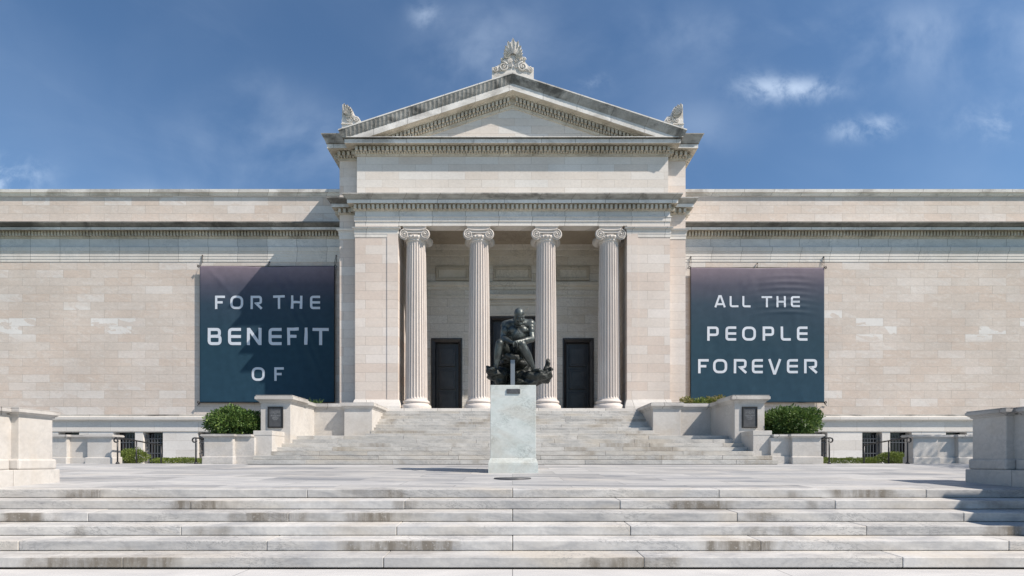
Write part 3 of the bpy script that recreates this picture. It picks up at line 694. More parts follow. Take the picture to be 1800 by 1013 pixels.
mb.sweep(pa, [(-.03, zb(521), 0), (.03, zb(520.5), 0), (.03, zb(518.5), 0), (-.03, zb(518), 0)])
for s in (-1, 1):      # pilaster strips in the corners
    mb.box(s*(XI+.02), s*(XI-.45), DB-.10, DB+.1, ZF, ZC-.3)
mb.build('portico_moulding', M['panel'], bld)
for (x0, x1) in ((766, 824), (866.6, 934), (978, 1036)):
    mb = MB(); a, b, z0, z1 = xx(x0, DB), xx(x1, DB), zb(494), zb(469)
    fw = .16
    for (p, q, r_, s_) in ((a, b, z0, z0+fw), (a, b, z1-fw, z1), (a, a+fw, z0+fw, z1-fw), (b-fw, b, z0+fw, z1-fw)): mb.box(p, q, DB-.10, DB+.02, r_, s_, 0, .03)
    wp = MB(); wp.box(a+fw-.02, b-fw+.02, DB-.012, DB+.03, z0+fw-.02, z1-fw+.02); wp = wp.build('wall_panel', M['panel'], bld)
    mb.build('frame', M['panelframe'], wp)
mb = MB(); a, b = xx(853, DB), xx(950, DB)      # stone surround of the middle doorway
mb.box(a+.25, b-.25, DB-.05, DB+.02, zb(552), zb(537.5)); mb.box(a+.2, b-.2, DB-.09, DB+.02, zb(556), zb(552.5))
mb.sweep([(a+.1, DB), (b-.1, DB)], [(-.03, zb(537), 0), (.10, zb(536.5), 0), (.10, zb(529), 0), (.28, zb(528), 0), (.30, zb(523), 0), (.36, zb(521.5), 0), (-.03, zb(521), 0)])
mb.dentils([(a+.1, DB), (b-.1, DB)], .1, .2, zb(533), zb(529), .07, .06)
for q in (875, 901, 927):
    bm = bmesh.new(); bmesh.ops.create_uvsphere(bm, u_segments=14, v_segments=8, radius=1, matrix=Matrix.Translation((xx(q, DB), DB-.05, zb(543))) @ Matrix.Diagonal((.09, .03, .09, 1))); mb.bm(bm, 0, True)
mb.build('door_surround', M['panel'], bld)
for i, (a, b, zd) in enumerate(drs):
    fr = MB(); fw = .20 if i != 1 else .14
    y0 = DB-.07; inner = DB+.32
    def qd(*v): fr.add(v, [(0, 1, 2, 3)])
    # splayed architrave
    for (o0, o1, ya, yb) in ((0, .06, y0, y0), (.06, fw, y0+.03, DB+.06), (fw, fw+.05, DB+.06, inner)):
        qd((a+o0, ya, ZF), (a+o1, yb, ZF), (a+o1, yb, zd-o1), (a+o0, ya, zd-o0)); qd((b-o0, ya, ZF), (b-o1, yb, ZF), (b-o1, yb, zd-o1), (b-o0, ya, zd-o0)); qd((a+o0, ya, zd-o0), (b-o0, ya, zd-o0), (b-o1, yb, zd-o1), (a+o1, yb, zd-o1))
    for e in (a, b): qd((e, y0, ZF), (e, DB+.1, ZF), (e, DB+.1, zd), (e, y0, zd))
    qd((a, y0, zd), (b, y0, zd), (b, DB+.1, zd), (a, DB+.1, zd))
    dr = MB(); A, B, T = a+fw+.04, b-fw-.04, zd-fw-.04
    dr.box(A, B, inner-.02, inner+.12, ZF, T)
    nl = 2 if i == 1 else 1; hw = (B-A)/nl
    for q in range(nl):
        for zq in range(3):
            p0, p1 = A+hw*q+.14, A+hw*(q+1)-.14; r0 = ZF+.2+(T-ZF-.2)*zq/3; r1 = ZF+(T-ZF-.2)*(zq+1)/3+.02
            for (o, yo) in ((0, .09), (.10, .06)): dr.box(p0+o, p1-o, inner-.02-yo*(1 if o == 0 else 1.9), inner, r0+o, r1-o, 0, .02)
            if i == 1 and zq == 2:
                for gx in range(5):
                    for gz in range(7):
                        xx_, zz_ = p0+.18+(p1-p0-.36)*gx/4, r0+.2+(r1-r0-.4)*gz/6
                        dr.box(xx_-.035, xx_+.035, inner-.13, inner-.05, zz_-.035, zz_+.035)
    d_ = dr.build('door', M['darkbronze'], bld); fr.build('door_frame', M['darkbronze'], d_)

# ------------------------------------------------------------------ banners
def banner(s):
    x0, x1 = (xx(352, BW), xx(588, BW)) if s < 0 else (xx(1213.5, BW), xx(1448, BW))
    z0, z1 = (zz(707.5, BW), zz(468.5, BW)) if s < 0 else (zz(707.5, BW), zz(471, BW))
    w, h = x1-x0, z1-z0
    def ysurf(x, z):
        u, v = (x-x0)/w, (z1-z)/h
        y = (BW-.04)
        edge = min(1, 6*u, 6*(1-u), 8*v+.1)
        y -= .015*math.sin(math.pi*u)*math.sin(math.pi*v)
        y += .02*noise.noise(Vector((x*.8, z*.5, s)))*edge+.009*noise.noise(Vector((x*2.5, z*1.2, s)))*edge
        if s < 0:
            for (c0, c1, amp, wd) in ((.53, .985, .10, .028), (.60, 1.05, .075, .024), (.50, .86, .05, .04), (.12, .45, .025, .03)):
                cu = c0+(c1-c0)*v if c0 != .12 else .05+.9*v
                vis = math.sin(math.pi*min(1, max(0, v*1.02)))**.5 if c0 != .12 else max(0, 1-v*3)
                y -= amp*math.exp(-((u-cu)/wd)**2)*vis*edge
        else:
            for k in range(7):
                vv = .06+.045*k
                y -= .020*math.exp(-((v-vv-.10*(u-.72)**2*3)/.012)**2)*math.exp(-((u-.74)/.2)**2)*edge
            cu = .5-.45*v
            y -= .03*math.exp(-((u-cu)/.03)**2)*max(0, 1-1.6*v)*edge
        return y
    root = empty('banner', (x0+w/2, BW, z0), None, 'banner', 'banners on the museum wings')
    root['label'] = 'dark blue fabric banner reading FOR THE BENEFIT OF, partly in shadow' if s < 0 else 'sunlit dark blue fabric banner reading ALL THE PEOPLE FOREVER'
    mb = MB(); nx, nz = 170, 140
    vs = []
    for j in range(nz+1):
        for i in range(nx+1):
            u, v = i/nx, j/nz
            sag = .045*(1-abs(2*u-1)**2)*(1-v)*(.6+.4*math.cos(4*math.pi*u)) if True else 0
            x, z = x0+w*u, z1-h*v
            vs.append((x, ysurf(x, z), z-sag*max(0, 1-6*v)))
    fs = [(j*(nx+1)+i, j*(nx+1)+i+1, (j+1)*(nx+1)+i+1, (j+1)*(nx+1)+i) for j in range(nz) for i in range(nx)]
    mb.add(vs, fs, 0, True)
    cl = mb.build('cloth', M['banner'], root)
    sm = cl.modifiers.new('thickness', 'SOLIDIFY'); sm.thickness = .008; sm.offset = 1 if False else 0
    mb = MB()
    for e in (x0-.01, x1+.01): mb.tube([(e, BW, z0), (e, BW, z1)], .018, 6)
    mb.tube([(x0, (BW-.02), z0-.01), (x1, (BW-.02), z0-.01)], .03, 8); mb.tube([(x0, (BW-.02), z1), (x1, (BW-.02), z1)], .02, 8)
    mb.build('hem_rod', M['rope'], root)
    for (ex, ez, up) in ((x0, z1, 1), (x1, z1, 1), ((x0+x1)/2, z1, .45), (x0 if s < 0 else x1, z0, -1)):
        mb = MB()
        if up > 0:
            mb.tube([(ex, (BW-.04), ez), (ex-.03, (BW+.1), ez+.25*up), (ex+.05, (W-.07), ez+.62*up)], .010, 5); mb.tube([(ex+.02, (BW-.04), ez), (ex+.07, (BW+.1), ez+.3*up), (ex+.08, (W-.07), ez+.6*up)], .012, 5)
            mb.box(ex+.04, ex+.08, W-.10, W-.02, ez+.6*up, ez+.66*up)
        q = -1 if ex < (x0+x1)/2 else 1
        if up != .45:
            mb.tube([(ex, (BW-.04), ez), (ex+q*.08, (BW-.08), ez+.05), (ex+q*.15, BW, ez-.03), (ex+q*.05, (BW-.06), ez-.07), (ex+q*.02, (BW-.06), ez+.02)], .025, 6)
            if up < 0: mb.tube([(ex, (BW-.04), ez), (ex+q*.12, (BW+.1), ez-.08), (ex+q*.22, (W-.05), ez-.16)], .02, 5)
        mb.build('tie_rope', M['rope'], root)
    # lettering, printed on the cloth
    G = {'F': ['(0,0) (0,1) (1,1)', '(0,.50) (.86,.50)'], 'O': ['o'], 'R': ['(0,0) (0,1) r(1,1) r(1,.42) (.45,.42) (.52,.38) (1,0)'],
         'T': ['(0,1) (1,1)', '(.5,1) (.5,0)'], 'H': ['(0,0) (0,1)', '(1,0) (1,1)', '(0,.5) (1,.5)'], 'E': ['(1,1) r(0,1) r(0,0) (1,0)', '(0,.5) (1,.5)'],
         'B': ['(0,.5) (0,1) r(.94,1) r(.94,.53) (.0,.51)', '(0,.55) r(0,0) r(1,0) r(1,.5) (.6,.51)'], 'N': ['(0,0) (0,1)', '(.05,.93) (.95,.07)', '(1,0) (1,1)'], 'I': ['(.5,0) (.5,1)'],
         'A': ['(0,0) (.42,1) (.58,1) (1,0)', '(.2,.28) (.8,.28)'], 'L': ['(0,1) r(0,0) (1,0)'], 'P': ['(0,0) (0,1) r(1,1) r(1,.40) (0,.40)'], 'V': ['(0,1) (.46,0) (.54,0) (1,1)']}
    if s < 0:
        lines = [(290, 375, 'F 175 238 O 272 353 R 400 473 T 545 622 H 660 730 E 778 842'), (495, 604, 'B 128 217 E 258 340 N 378 471 E 515 598 F 635 712 I 747 765 T 795 897'), (745, 831, 'O 408 490 F 551 612')]
        ox = 330
    else:
        lines = [(293, 364, 'A 273 345 L 370 425 L 450 503 T 573 640 H 667 726 E 758 815'), (486, 576, 'P 228 301 E 343 411 O 449 537 P 579 652 L 694 758 E 797 865'), (693, 783, 'F 170 237 O 265 354 R 396 478 E 512 581 V 614 698 E 734 803 R 843 926')]
        ox = 1180
    K = 3.617
    cnt = [0]
    def stroke(mb, pts, closed, hw):
        P2 = [Vector(p) for p in pts]; out = []
        n = len(P2)
        L, Rr = [], []
        for i in range(n):
            ns = []
            if i > 0 or closed:
                d = (P2[i]-P2[i-1]).normalized(); ns.append(Vector((-d.y, d.x)))
            if i < n-1 or closed:
                d = (P2[(i+1) % n]-P2[i]).normalized(); ns.append(Vector((-d.y, d.x)))
            m = ns[0] if len(ns) == 1 else (ns[0]+ns[1])/max(.35, 1+ns[0].dot(ns[1]))
            L.append(P2[i]+m*hw); Rr.append(P2[i]-m*hw)
        segs = n if closed else n-1
        cnt[0] += 1; lift = .011+.0008*(cnt[0] % 3)
        for i in range(segs):
            j = (i+1) % n; ln = (P2[j]-P2[i]).length; k = max(1, int(ln/.08)); vs = []
            for a in range(k+1):
                tt = a/k
                for e in (0, .5, 1):
                    q = (L[i].lerp(L[j], tt)).lerp(Rr[i].lerp(Rr[j], tt), e); vs.append((q.x, ysurf(q.x, q.y)-lift, q.y))
            fs = []
            for a in range(k): fs += [(3*a, 3*a+1, 3*a+4, 3*a+3), (3*a+1, 3*a+2, 3*a+5, 3*a+4)]
            mb.add(vs, fs, 0, True)
    for (ya, yb, txt) in lines:
        tk = txt.split(); zt1, zb1 = zz(440+ya/K, (BW-.04)), zz(440+yb/K, (BW-.04)); hh = zt1-zb1
        hw = hh*.087
        for q in range(0, len(tk), 3):
            ch, a, b = tk[q], xx(ox+float(tk[q+1])/K, (BW-.04))+hw, xx(ox+float(tk[q+2])/K, (BW-.04))-hw
            lo, hi = zb1+hw, zt1-hw
            rad = hh*.17; mb = MB(); lt = mb
            if ch in 'ANV': lo, hi = zb1+(hw if ch == 'A' and False else 0), zt1
            for sdef in G[ch]:
                if sdef == 'o':
                    rad2 = min((b-a), (hi-lo))*.36; pts = []
                    for (qx, qz, a0) in ((b-rad2, hi-rad2, 0), (a+rad2, hi-rad2, 90), (a+rad2, lo+rad2, 180), (b-rad2, lo+rad2, 270)):
                        for e in range(6): an = R(a0+e*18); pts.append((qx+rad2*math.cos(an), qz+rad2*math.sin(an)))
                    stroke(mb, pts, True, hw); continue
                raw = []
                for tok in sdef.split(' '):
                    rd = tok[0] == 'r'; u, v = [float(e) for e in tok.lstrip('r').strip('()').split(',')]
                    zq = lo+(hi-lo)*v; xq = a+(b-a)*u
                    raw.append((rd, Vector((xq, zq))))
                n = len(raw); pts = []
                for i, (rd, p) in enumerate(raw):
                    if i == 0 and not rd:      # square ends run to the full letter box
                        d = (raw[1][1]-p).normalized(); pts.append(p-d*hw*(1 if ch not in 'ANV' else 0) if (abs(d.x) > .99 and abs(raw[0][1].x-a) > 1e-4) or abs(d.y) > .99 or ch in 'T' else p); continue
                    if i == n-1:
                        d = (p-raw[i-1][1]).normalized(); e = (abs(d.y) > .6 or (abs(d.x) > .99 and abs(p.x-b) < 1e-3)) and ch not in 'ANVB'
                        pts.append(p+d*hw*(1 if e else 0)); continue
                    if rd:
                        d0 = (raw[i-1][1]-p); d1 = (raw[i+1][1]-p); r_ = min(rad, d0.length*.5, d1.length*.5); d0.normalize(); d1.normalize()
                        for e in range(6):
                            tt = e/5; qa, qb = p+d0*r_*(1-tt), p+d1*r_*tt
                            pts.append(qa.lerp(qb, tt) if True else p)
                    else: pts.append(p)
                stroke(mb, pts, False, hw)
            mb.build('letter', M['letter'], cl)
banner(-1); banner(1)

# ------------------------------------------------------------------ stair walls, piers, parapets (mirrored left and right)
def cop(mb, x0, x1, y0, y1, z0, z1, o=.12, mi=0):      # a moulded coping stone round a rectangle
    pr = [(-.02, z0, mi), (.02, z0+.002, mi), (o*.35, z0+(z1-z0)*.22, mi), (o*.75, z0+(z1-z0)*.36, mi), (o*.8, z0+(z1-z0)*.42, mi), (o, z0+(z1-z0)*.46, mi), (o, z0+(z1-z0)*.80, mi), (o*.75, z0+(z1-z0)*.84, mi), (o*.85, z0+(z1-z0)*.98, mi), (o*.8, z1, mi)]
    loop = [(x0, y0), (x1, y0), (x1, y1), (x0, y1)]
    k = len(pr); b = len(mb.v); sg = [(-1, -1), (1, -1), (1, 1), (-1, 1)]
    for (q, g2) in zip(loop, sg):
        for p, z, m in pr: mb.v.append((q[0]+g2[0]*p, q[1]+g2[1]*p, z))
    for i in range(4):
        j = (i+1) % 4
        for a in range(k-1): mb.f.append([b+i*k+a, b+i*k+a+1, b+j*k+a+1, b+j*k+a]); mb.m.append(mi); mb.sm.append(False)
    mb.f.append([b+i*k+k-1 for i in range(4)]); mb.m.append(mi); mb.sm.append(False)
    mb.f.append([b+i*k for i in range(4)][::-1]); mb.m.append(mi); mb.sm.append(False)
side = {-1: 'left', 1: 'right'}
def srt(a, b): return (a, b) if a < b else (b, a)
for s in (-1, 1):
    L = 'sunlit' if s < 0 else 'partly shaded'
    beside = 'beside the FOR THE BENEFIT OF banner' if s < 0 else 'beside the ALL THE PEOPLE FOREVER banner'
    # pier with plaque
    a, b = srt(s*9.94, s*8.76)
    root = empty('stair_pier', ((a+b)/2, 20.85, 0.3), 'white marble stair pier carrying a dark plaque, '+('inner side bright in sun' if s < 0 else 'inner side in shade'), 'pier', 'plaque piers of the portico stairs')
    zc = zz(694.5, 20.04)
    mb = MB(); mb.box(a, b, 20.2, 21.5, 0.2, zc-.28, 0, .012); mb.build('body', M['white'], root)
    mb = MB(); cop(mb, a, b, 20.2, 21.5, zc-.30, zc, .16); mb.build('coping', M['coping'], root)
    pa, pb = srt(s*9.64, s*9.045); q0, q1 = zz(752.5, 20.2), zz(715.2, 20.2)
    mb = MB(); mb.box(pa+.03, pb-.03, 20.165, 20.22, q0+.03, q1-.03); pl = mb.build('plaque', M['plaque'], root)
    mb = MB()
    for (e0, e1, e2, e3) in ((pa, pb, q0, q0+.05), (pa, pb, q1-.05, q1), (pa, pa+.05, q0+.05, q1-.05), (pb-.05, pb, q0+.05, q1-.05)): mb.box(e0, e1, 20.14, 20.21, e2, e3, 0, .008)
    mb.build('frame', M['plaqueframe'], pl)
    rng = random.Random(5+s)
    for (ty, wd) in ((.78, .40), (.73, .34), (.69, .40), (.65, .09), (.59, .42), (.55, .36), (.50, .20), (.46, .27), (.42, .23), (.38, .17)):
        q = -wd/2; zc_ = q0+(q1-q0)*ty; mb = MB()
        while q < wd/2-.012:
            wl = rng.uniform(.008, .02); hgt_ = rng.choice((.011, .014, .017))
            mb.box((pa+pb)/2+q, (pa+pb)/2+q+wl, 20.160, 20.167, zc_, zc_+hgt_); q += wl+rng.choice((.005, .005, .006, .016))
        mb.build('inscription_line', M['plaquetext'], pl)
    # side wall behind the pier, front wall of the landing and cheek wall of the upper flight
    a, b = srt(s*9.6, s*8.77)
    root = empty('landing_wall', (s*9.0, 22.4, 1.4), 'L-shaped low marble wall closing the '+('lit' if s < 0 else 'half shadowed')+' end of the landing between pier and cheek wall', 'wall', 'landing walls')
    z2 = zz(708, 22.3)
    mb = MB(); mb.box(a, b, 21.49, 23.0, 0.3, z2-.25); c0, c1 = srt(s*9.3, s*7.2); mb.box(c0, c1, 22.65, 23.01, 1.2, z2-.252); mb.build('body', M['white'], root)
    mb = MB(); cop(mb, a+.0, b, 21.62, 22.98, z2-.27, z2-.004, .11); c0, c1 = srt(s*8.75, s*7.42); cop(mb, c0, c1, 22.65, 23.0, z2-.272, z2, .10); mb.build('coping', M['coping'], root)
    a, b = srt(s*7.34, s*6.12)
    root = empty('cheek_wall', (s*6.7, 23.5, 1.5), 'marble cheek wall with coping flanking the upper flight, '+('bright inner face' if s < 0 else 'casting a shadow on the steps'), 'wall', 'cheek walls of the upper flight')
    mb = MB(); mb.box(a, b, 22.32, 24.94, 1.4, z2-.25, 0, .01); mb.build('body', M['white'], root)
    mb = MB(); cop(mb, a, b, 22.32, 24.75, z2-.268, z2+.003, .11); mb.build('coping', M['coping'], root)
    # block at the foot of the pier
    a, b = srt(s*9.69, s*9.0)
    mb = MB(); zt3 = zz(757.4, 19.16); mb.box(a, b, 19.16, 20.21, 0.3, zt3, 0, .012); mb.box(a-.012, b+.012, 19.148, 20.2, zt3-.17, zt3+.004, 0, .012)
    tag(mb.build('marble_block', M['white'], None, ((a+b)/2, 19.7, .3)), 'plain marble block standing on the lower steps before the '+('left' if s < 0 else 'right')+' plaque pier', 'block', 'marble blocks on the lower steps')
    # planter parapet beside the stairs
    root = empty('planter_wall', (s*10.5, 19.0, .36), 'low marble planter wall with coping, in front of the rounded shrub by the '+('FOR THE BENEFIT OF' if s < 0 else 'ALL THE PEOPLE FOREVER')+' banner', 'wall', 'planter walls beside the stairs')
    zc = zz(763, 18.75)
    mb = MB(); a, b = srt(s*11.36, s*10.3); mb.box(a, b, 18.85, 19.35, .2, zc-.12, 0, .01); mb.slab(a-.05, b+.05, 18.78, 19.3, .2, .66, .68, 0, .03)
    a2, b2 = srt(s*10.35, s*9.6); mb.box(a2, b2, 19.02, 19.34, .2, zc-.122); mb.box(a2, b2, 18.97, 19.33, .2, .67, 0, .01)
    a3, b3 = srt(s*11.34, s*11.0); mb.box(a3, b3, 19.3, 27.5, .0, zc-.13)
    mb.build('body', M['white'], root)
    mb = MB(); cop(mb, a, b, 18.85, 19.34, zc-.14, zc, .09); a2, b2 = srt(s*10.28, s*9.75); cop(mb, a2, b2, 19.02, 19.33, zc-.14, zc-.002, .08); a3, b3 = srt(s*11.3, s*11.05); cop(mb, a3, b3, 19.46, 27.4, zc-.14, zc-.004, .07)
    mb.build('coping', M['coping'], root)
    mb = MB(); a, b = srt(s*10.99, s*9.95); mb.box(a, b, 19.36, W-.1, .0, zc-.2); mb.build('soil', M['soil'], root)
    mb = MB(); a, b = srt(s*9.58, s*7.3); mb.box(a, b, 23.02, 25.38, .5, z2-.12)
    tag(mb.build('flower_bed', M['soil'], None, (s*8.5, 24, .5)), 'raised soil bed behind the landing wall at the '+('left' if s < 0 else 'right')+' of the portico', 'flower bed', 'flower beds')
    # terrace parapet further out
    root = empty('terrace_parapet', (s*16.5, 19.3, .38), 'low marble parapet at the far '+('left of the terrace in full sun' if s < 0 else 'right of the terrace under soft tree shade'), 'parapet', 'terrace parapets')
    mb = MB(); zc = zz(764, 19.1)
    a, b = srt(s*20.9, s*15.1); mb.box(a, b, 19.35, 19.6, .0, zc-.12); mb.box(a, b-.0, 19.28, 19.59, .0, .62, 0, .01)
    for (e, f_) in ((15.95, 15.02), (20.5, 16.72)):
        a, b = srt(s*e, s*f_); mb.box(a, b, 19.2, 19.62, .0, zc-.122, 0, .01); mb.slab(a-.05, b+.05, 19.13, 19.66, .0, .63, .65, 0, .03)
    mb.build('body', M['white'], root)
    mb = MB()
    a, b = srt(s*15.95, s*15.02); cop(mb, a, b, 19.2, 19.61, zc-.14, zc, .09); a, b = srt(s*16.63, s*16.05); cop(mb, a, b, 19.35, 19.58, zc-.14, zc-.003, .08); a, b = srt(s*20.5, s*16.72); cop(mb, a, b, 19.2, 19.61, zc-.14, zc+.002, .09)
    mb.build('coping', M['coping'], root)
    # foreground stair wall with end pier
    root = empty('stair_wall', (s*10.0, 9.5, 0), 'big moulded marble stair wall at the near '+('left edge, brightly lit' if s < 0 else 'right edge, in shade'), 'wall', 'front stair walls')
    zc = zz(724, 10.6)
    mb = MB(); a, b = srt(s*9.37, s*10.7); mb.box(a, b, 9.62, 10.6, -1.2, .331, 0, .012); mb.box(a, b, 5.2, 9.612, -1.2, .329, 0, .012); mb.build('plinth', M['white'], root)
    mb = MB(); a, b = srt(s*9.45, s*10.62); mb.box(a, b, 9.80, 10.52, .33, zc-.13, 0, .01); a1, b1 = srt(s*9.6, s*10.5); mb.box(a1, b1, 5.3, 9.81, .328, zc-.132)
    mb.slab(a-.05, b+.05, 9.75, 10.57, .33, .54, .54, 0, .035); mb.slab(a1-.04, b1+.04, 5.3, 9.74, .329, .535, .535, 0, .03)
    mb.build('body', M['white'], root)
    mb = MB(); cop(mb, a, b, 9.80, 10.52, zc-.155, zc, .085); cop(mb, a1, b1, 5.3, 9.66, zc-.155, zc-.003, .085); mb.build('coping', M['coping'], root)
mb = MB(); mb.box(9.62, 10.7, 6.8, 7.95, 1.3, 2.12, 0, .012); cop(mb, 9.62, 10.7, 6.8, 7.95, 2.1, 2.28, .08)  # unseen block, added to throw the shadow across the right front steps
tag(mb.build('shadow_block', M['white'], None, (10.1, 7.4, 1.4)), 'added marble block out of view that casts the shadow on the right front steps', 'pedestal')

# ------------------------------------------------------------------ statue and pedestal
ped = empty('pedestal', (xx(902, 13.6), 14.2, zt(14.2)), 'tall pale green white veined marble pedestal under the bronze figure', 'pedestal')
ZP = zz(677, 13.6); cxp = xx(902, 13.6)
mb = MB(); mb.box(cxp-.605, cxp+.605, 13.6, 14.8, .15, ZP, 0, .008)
mb.slab(cxp-.66, cxp+.66, 13.53, 14.86, .08, zz(816, 13.53), zz(816, 13.53), 0, .004)
zq = zz(816, 13.53)
mb.sweep([(cxp-.605, 14.8), (cxp-.605, 13.6), (cxp+.605, 13.6), (cxp+.605, 14.8)], [(-.01, zq-.02, 0), (.05, zq-.01, 0), (.05, zq+.03, 0), (.008, zq+.15, 0), (-.01, zq+.16, 0)])
mb.build('shaft', M['pedestal'], ped)
mb = MB(); mb.box(xx(890.5, 13.6), xx(914.2, 13.6), 13.575, 13.61, zz(692.2, 13.6), zz(684, 13.6), 0, .006); pl = mb.build('plaque', M['plaque'], ped)
rng = random.Random(3)
for row in range(3):
    mb = MB()
    q = -.11+.02*row
    while q < .11-.02*row: wl = rng.uniform(.008, .016); mb.box(xx(902.3, 13.6)+q, xx(902.3, 13.6)+q+wl, 13.570, 13.577, zz(690.3-2*row, 13.6), zz(690.3-2*row, 13.6)+.009); q += wl+.006
    mb.build('inscription_line', M['plaquetext'], pl)

def remeshed(name, mb, mat, voxel, smooth, parent):
    me = bpy.data.meshes.new('tmp'); me.from_pydata(mb.v, [], mb.f); me.update()
    o = bpy.data.objects.new('tmp', me); col.objects.link(o)
    r_ = o.modifiers.new('r', 'REMESH'); r_.mode = 'VOXEL'; r_.voxel_size = voxel; r_.use_smooth_shade = True
    if smooth: s_ = o.modifiers.new('s', 'SMOOTH'); s_.factor = .5; s_.iterations = smooth
    dg = bpy.context.evaluated_depsgraph_get(); dg.update()
    m2 = bpy.data.meshes.new_from_object(o.evaluated_get(dg)); bpy.data.objects.remove(o); m2.name = name
    m2.materials.clear(); m2.materials.append(mat); m2.polygons.foreach_set('use_smooth', [True]*len(m2.polygons))
    o = bpy.data.objects.new(name, m2); col.objects.link(o); o.parent = parent; o.location = -world_loc(parent)
    return o
def ball(mb, c, r, rot=None):
    bm = bmesh.new(); r = (r, r, r) if isinstance(r, (int, float)) else r
    mt = Matrix.Translation(c) @ (rot.to_matrix().to_4x4() if rot else Matrix.Identity(4)) @ Matrix.Diagonal((*r, 1))
    bmesh.ops.create_icosphere(bm, subdivisions=3, radius=1, matrix=mt); mb.bm(bm)
def limb(mb, a, b, ra, rb, bulge=0.0):
    a, b = Vector(a), Vector(b); n = 10; pts, rr = [], []
    for i in range(n+1):
        t_ = i/n; pts.append(a.lerp(b, t_)); rr.append(ra+(rb-ra)*t_+bulge*math.sin(math.pi*min(1, t_*1.25))*(1 if t_ < .8 else 1))
    mb.tube(pts, rr, 16); ball(mb, a, ra); ball(mb, b, rb)
SK = 14.2/F
def S(x, y, dy=0.0): return Vector(((x-CX)*SK, 14.2+dy, CAMZ+(HY-y)*SK))
stt = empty('statue', (xx(905, 14.2), 14.2, ZP), 'dark bronze statue of a seated figure bowing forward on torn jagged rock', 'statue')
fg = MB()
pel, chest, neck, head = S(905, 618, .28), S(910, 590, -.06), S(911, 570, -.22), S(913, 564, -.40)
# trunk, hunched forward
limb(fg, pel, S(907, 604, .24), .22, .21); limb(fg, S(907, 604, .24), chest, .20, .25)
for e in (-1, 1):
    ball(fg, chest+Vector((e*.125, -.13, .10)), (.15, .11, .12)); ball(fg, chest+Vector((e*.24, .10, .02)), (.10, .2, .26)); ball(fg, chest+Vector((e*.17, .02, .30)), (.17, .15, .11))
    for k in range(3): ball(fg, chest+Vector((e*.065, -.10+.09*k, -.10-.10*k)), (.072, .06, .055)); ball(fg, chest+Vector((e*.20, -.06+.08*k, -.06-.08*k)), (.05, .08, .045))
ball(fg, S(911, 576, .10), (.33, .22, .20)); limb(fg, S(911, 574, -.04), neck, .16, .13); limb(fg, neck, head+Vector((0, .06, 0)), .13, .11)
# head bowed deeply: crown towards the viewer, brow, nose, jaw tucked to the chest, ears
hr_ = Matrix.Rotation(R(-9), 3, 'Y') @ Matrix.Rotation(R(14), 3, 'Z') @ Matrix.Rotation(R(34), 3, 'X')
def hd(x, y, z): return head+hr_ @ Vector((x, y, z))
hq = hr_.to_quaternion()
ball(fg, hd(0, .03, .08), (.138, .175, .15), hq); ball(fg, hd(0, -.07, -.07), (.098, .09, .12), hq); ball(fg, hd(0, -.115, .035), (.112, .045, .03), hq)
ball(fg, hd(0, -.165, -.045), (.024, .035, .05), hq); ball(fg, hd(0, -.135, -.105), (.04, .022, .016), hq); ball(fg, hd(0, -.125, -.155), (.055, .05, .04), hq)
for e in (-1, 1): ball(fg, hd(e*.137, .02, -.02), (.018, .04, .05), hq); ball(fg, hd(e*.075, -.08, -.06), (.045, .055, .06), hq)
# legs
kl, kr = S(879, 611, -.42), S(917, 614, -.50)
hl, hr = pel+Vector((-.16, -.02, -.02)), pel+Vector((.14, -.02, -.02))
limb(fg, hl, kl, .175, .115, .02); limb(fg, hr, kr, .175, .12, .02)
al, ar = S(873, 651, -.30), S(938, 652, -.28)
limb(fg, kl, al, .108, .06, .025); ball(fg, kl+Vector((0, -.03, .01)), (.10, .09, .11)); ball(fg, kr+Vector((0, -.03, .01)), (.10, .09, .11))
limb(fg, kr, ar, .11, .06, .03)
for an, d in ((al, Vector((-.10, -.22, -.05))), (ar, Vector((.14, -.20, -.06)))):
    limb(fg, an+Vector((0, .04, -.05)), an+d, .062, .045)
    dn = d.normalized(); sd = Vector((-dn.y, dn.x, 0)).normalized()
    for k in range(5): limb(fg, an+d*.9+sd*(.05-.024*k), an+d*1.28+sd*(.062-.03*k), .02, .017)
# arms resting across the thighs
sl, sr = S(890, 575, -.12), S(932, 571, -.02)
limb(fg, S(903, 571, -.02), sl, .16, .15); limb(fg, S(919, 571, -.02), sr, .16, .15); limb(fg, S(911, 574, .12), S(911, 566, -.08), .2, .15)
ball(fg, sl, (.14, .14, .155)); ball(fg, sr, (.14, .14, .155)); ball(fg, sl.lerp(S(884, 599, -.26), .45)+Vector((0, -.04, 0)), (.1, .11, .13)); ball(fg, sr.lerp(S(935, 600, -.24), .45)+Vector((0, -.04, 0)), (.1, .11, .13))
el_, er_ = S(884, 599, -.26), S(935, 600, -.24)
limb(fg, sl, el_, .108, .078, .02); limb(fg, sr, er_, .108, .078, .02)
wl_, wr_ = S(899, 610, -.56), S(912, 609, -.58)
limb(fg, el_, wl_, .082, .052, .014); limb(fg, er_, wr_, .082, .052, .014)
for wr, dr, up in ((wl_, Vector((.10, -.08, -.04)), 1), (wr_, Vector((-.10, -.06, -.05)), -1)):
    ball(fg, wr+dr*.55, (.07, .05, .045)); sd = Vector((0, .5, -.85)).normalized()
    for k in range(4):
        b0 = wr+dr*.9+sd*(-.045+.03*k); b1 = b0+dr*.55+Vector((0, -.01, -.03)); b2 = b1+Vector((dr.x*.15, -.01, -.055+.006*k))
        limb(fg, b0, b1, .017, .015); limb(fg, b1, b2, .015, .012)
    limb(fg, wr+dr*.35+Vector((0, -.03, .03)), wr+dr*.9+Vector((0, -.07, .02)), .019, .014)
remeshed('figure', fg, M['bronze'], .014, 2, stt)
rk_ = MB(); rng = random.Random(11)
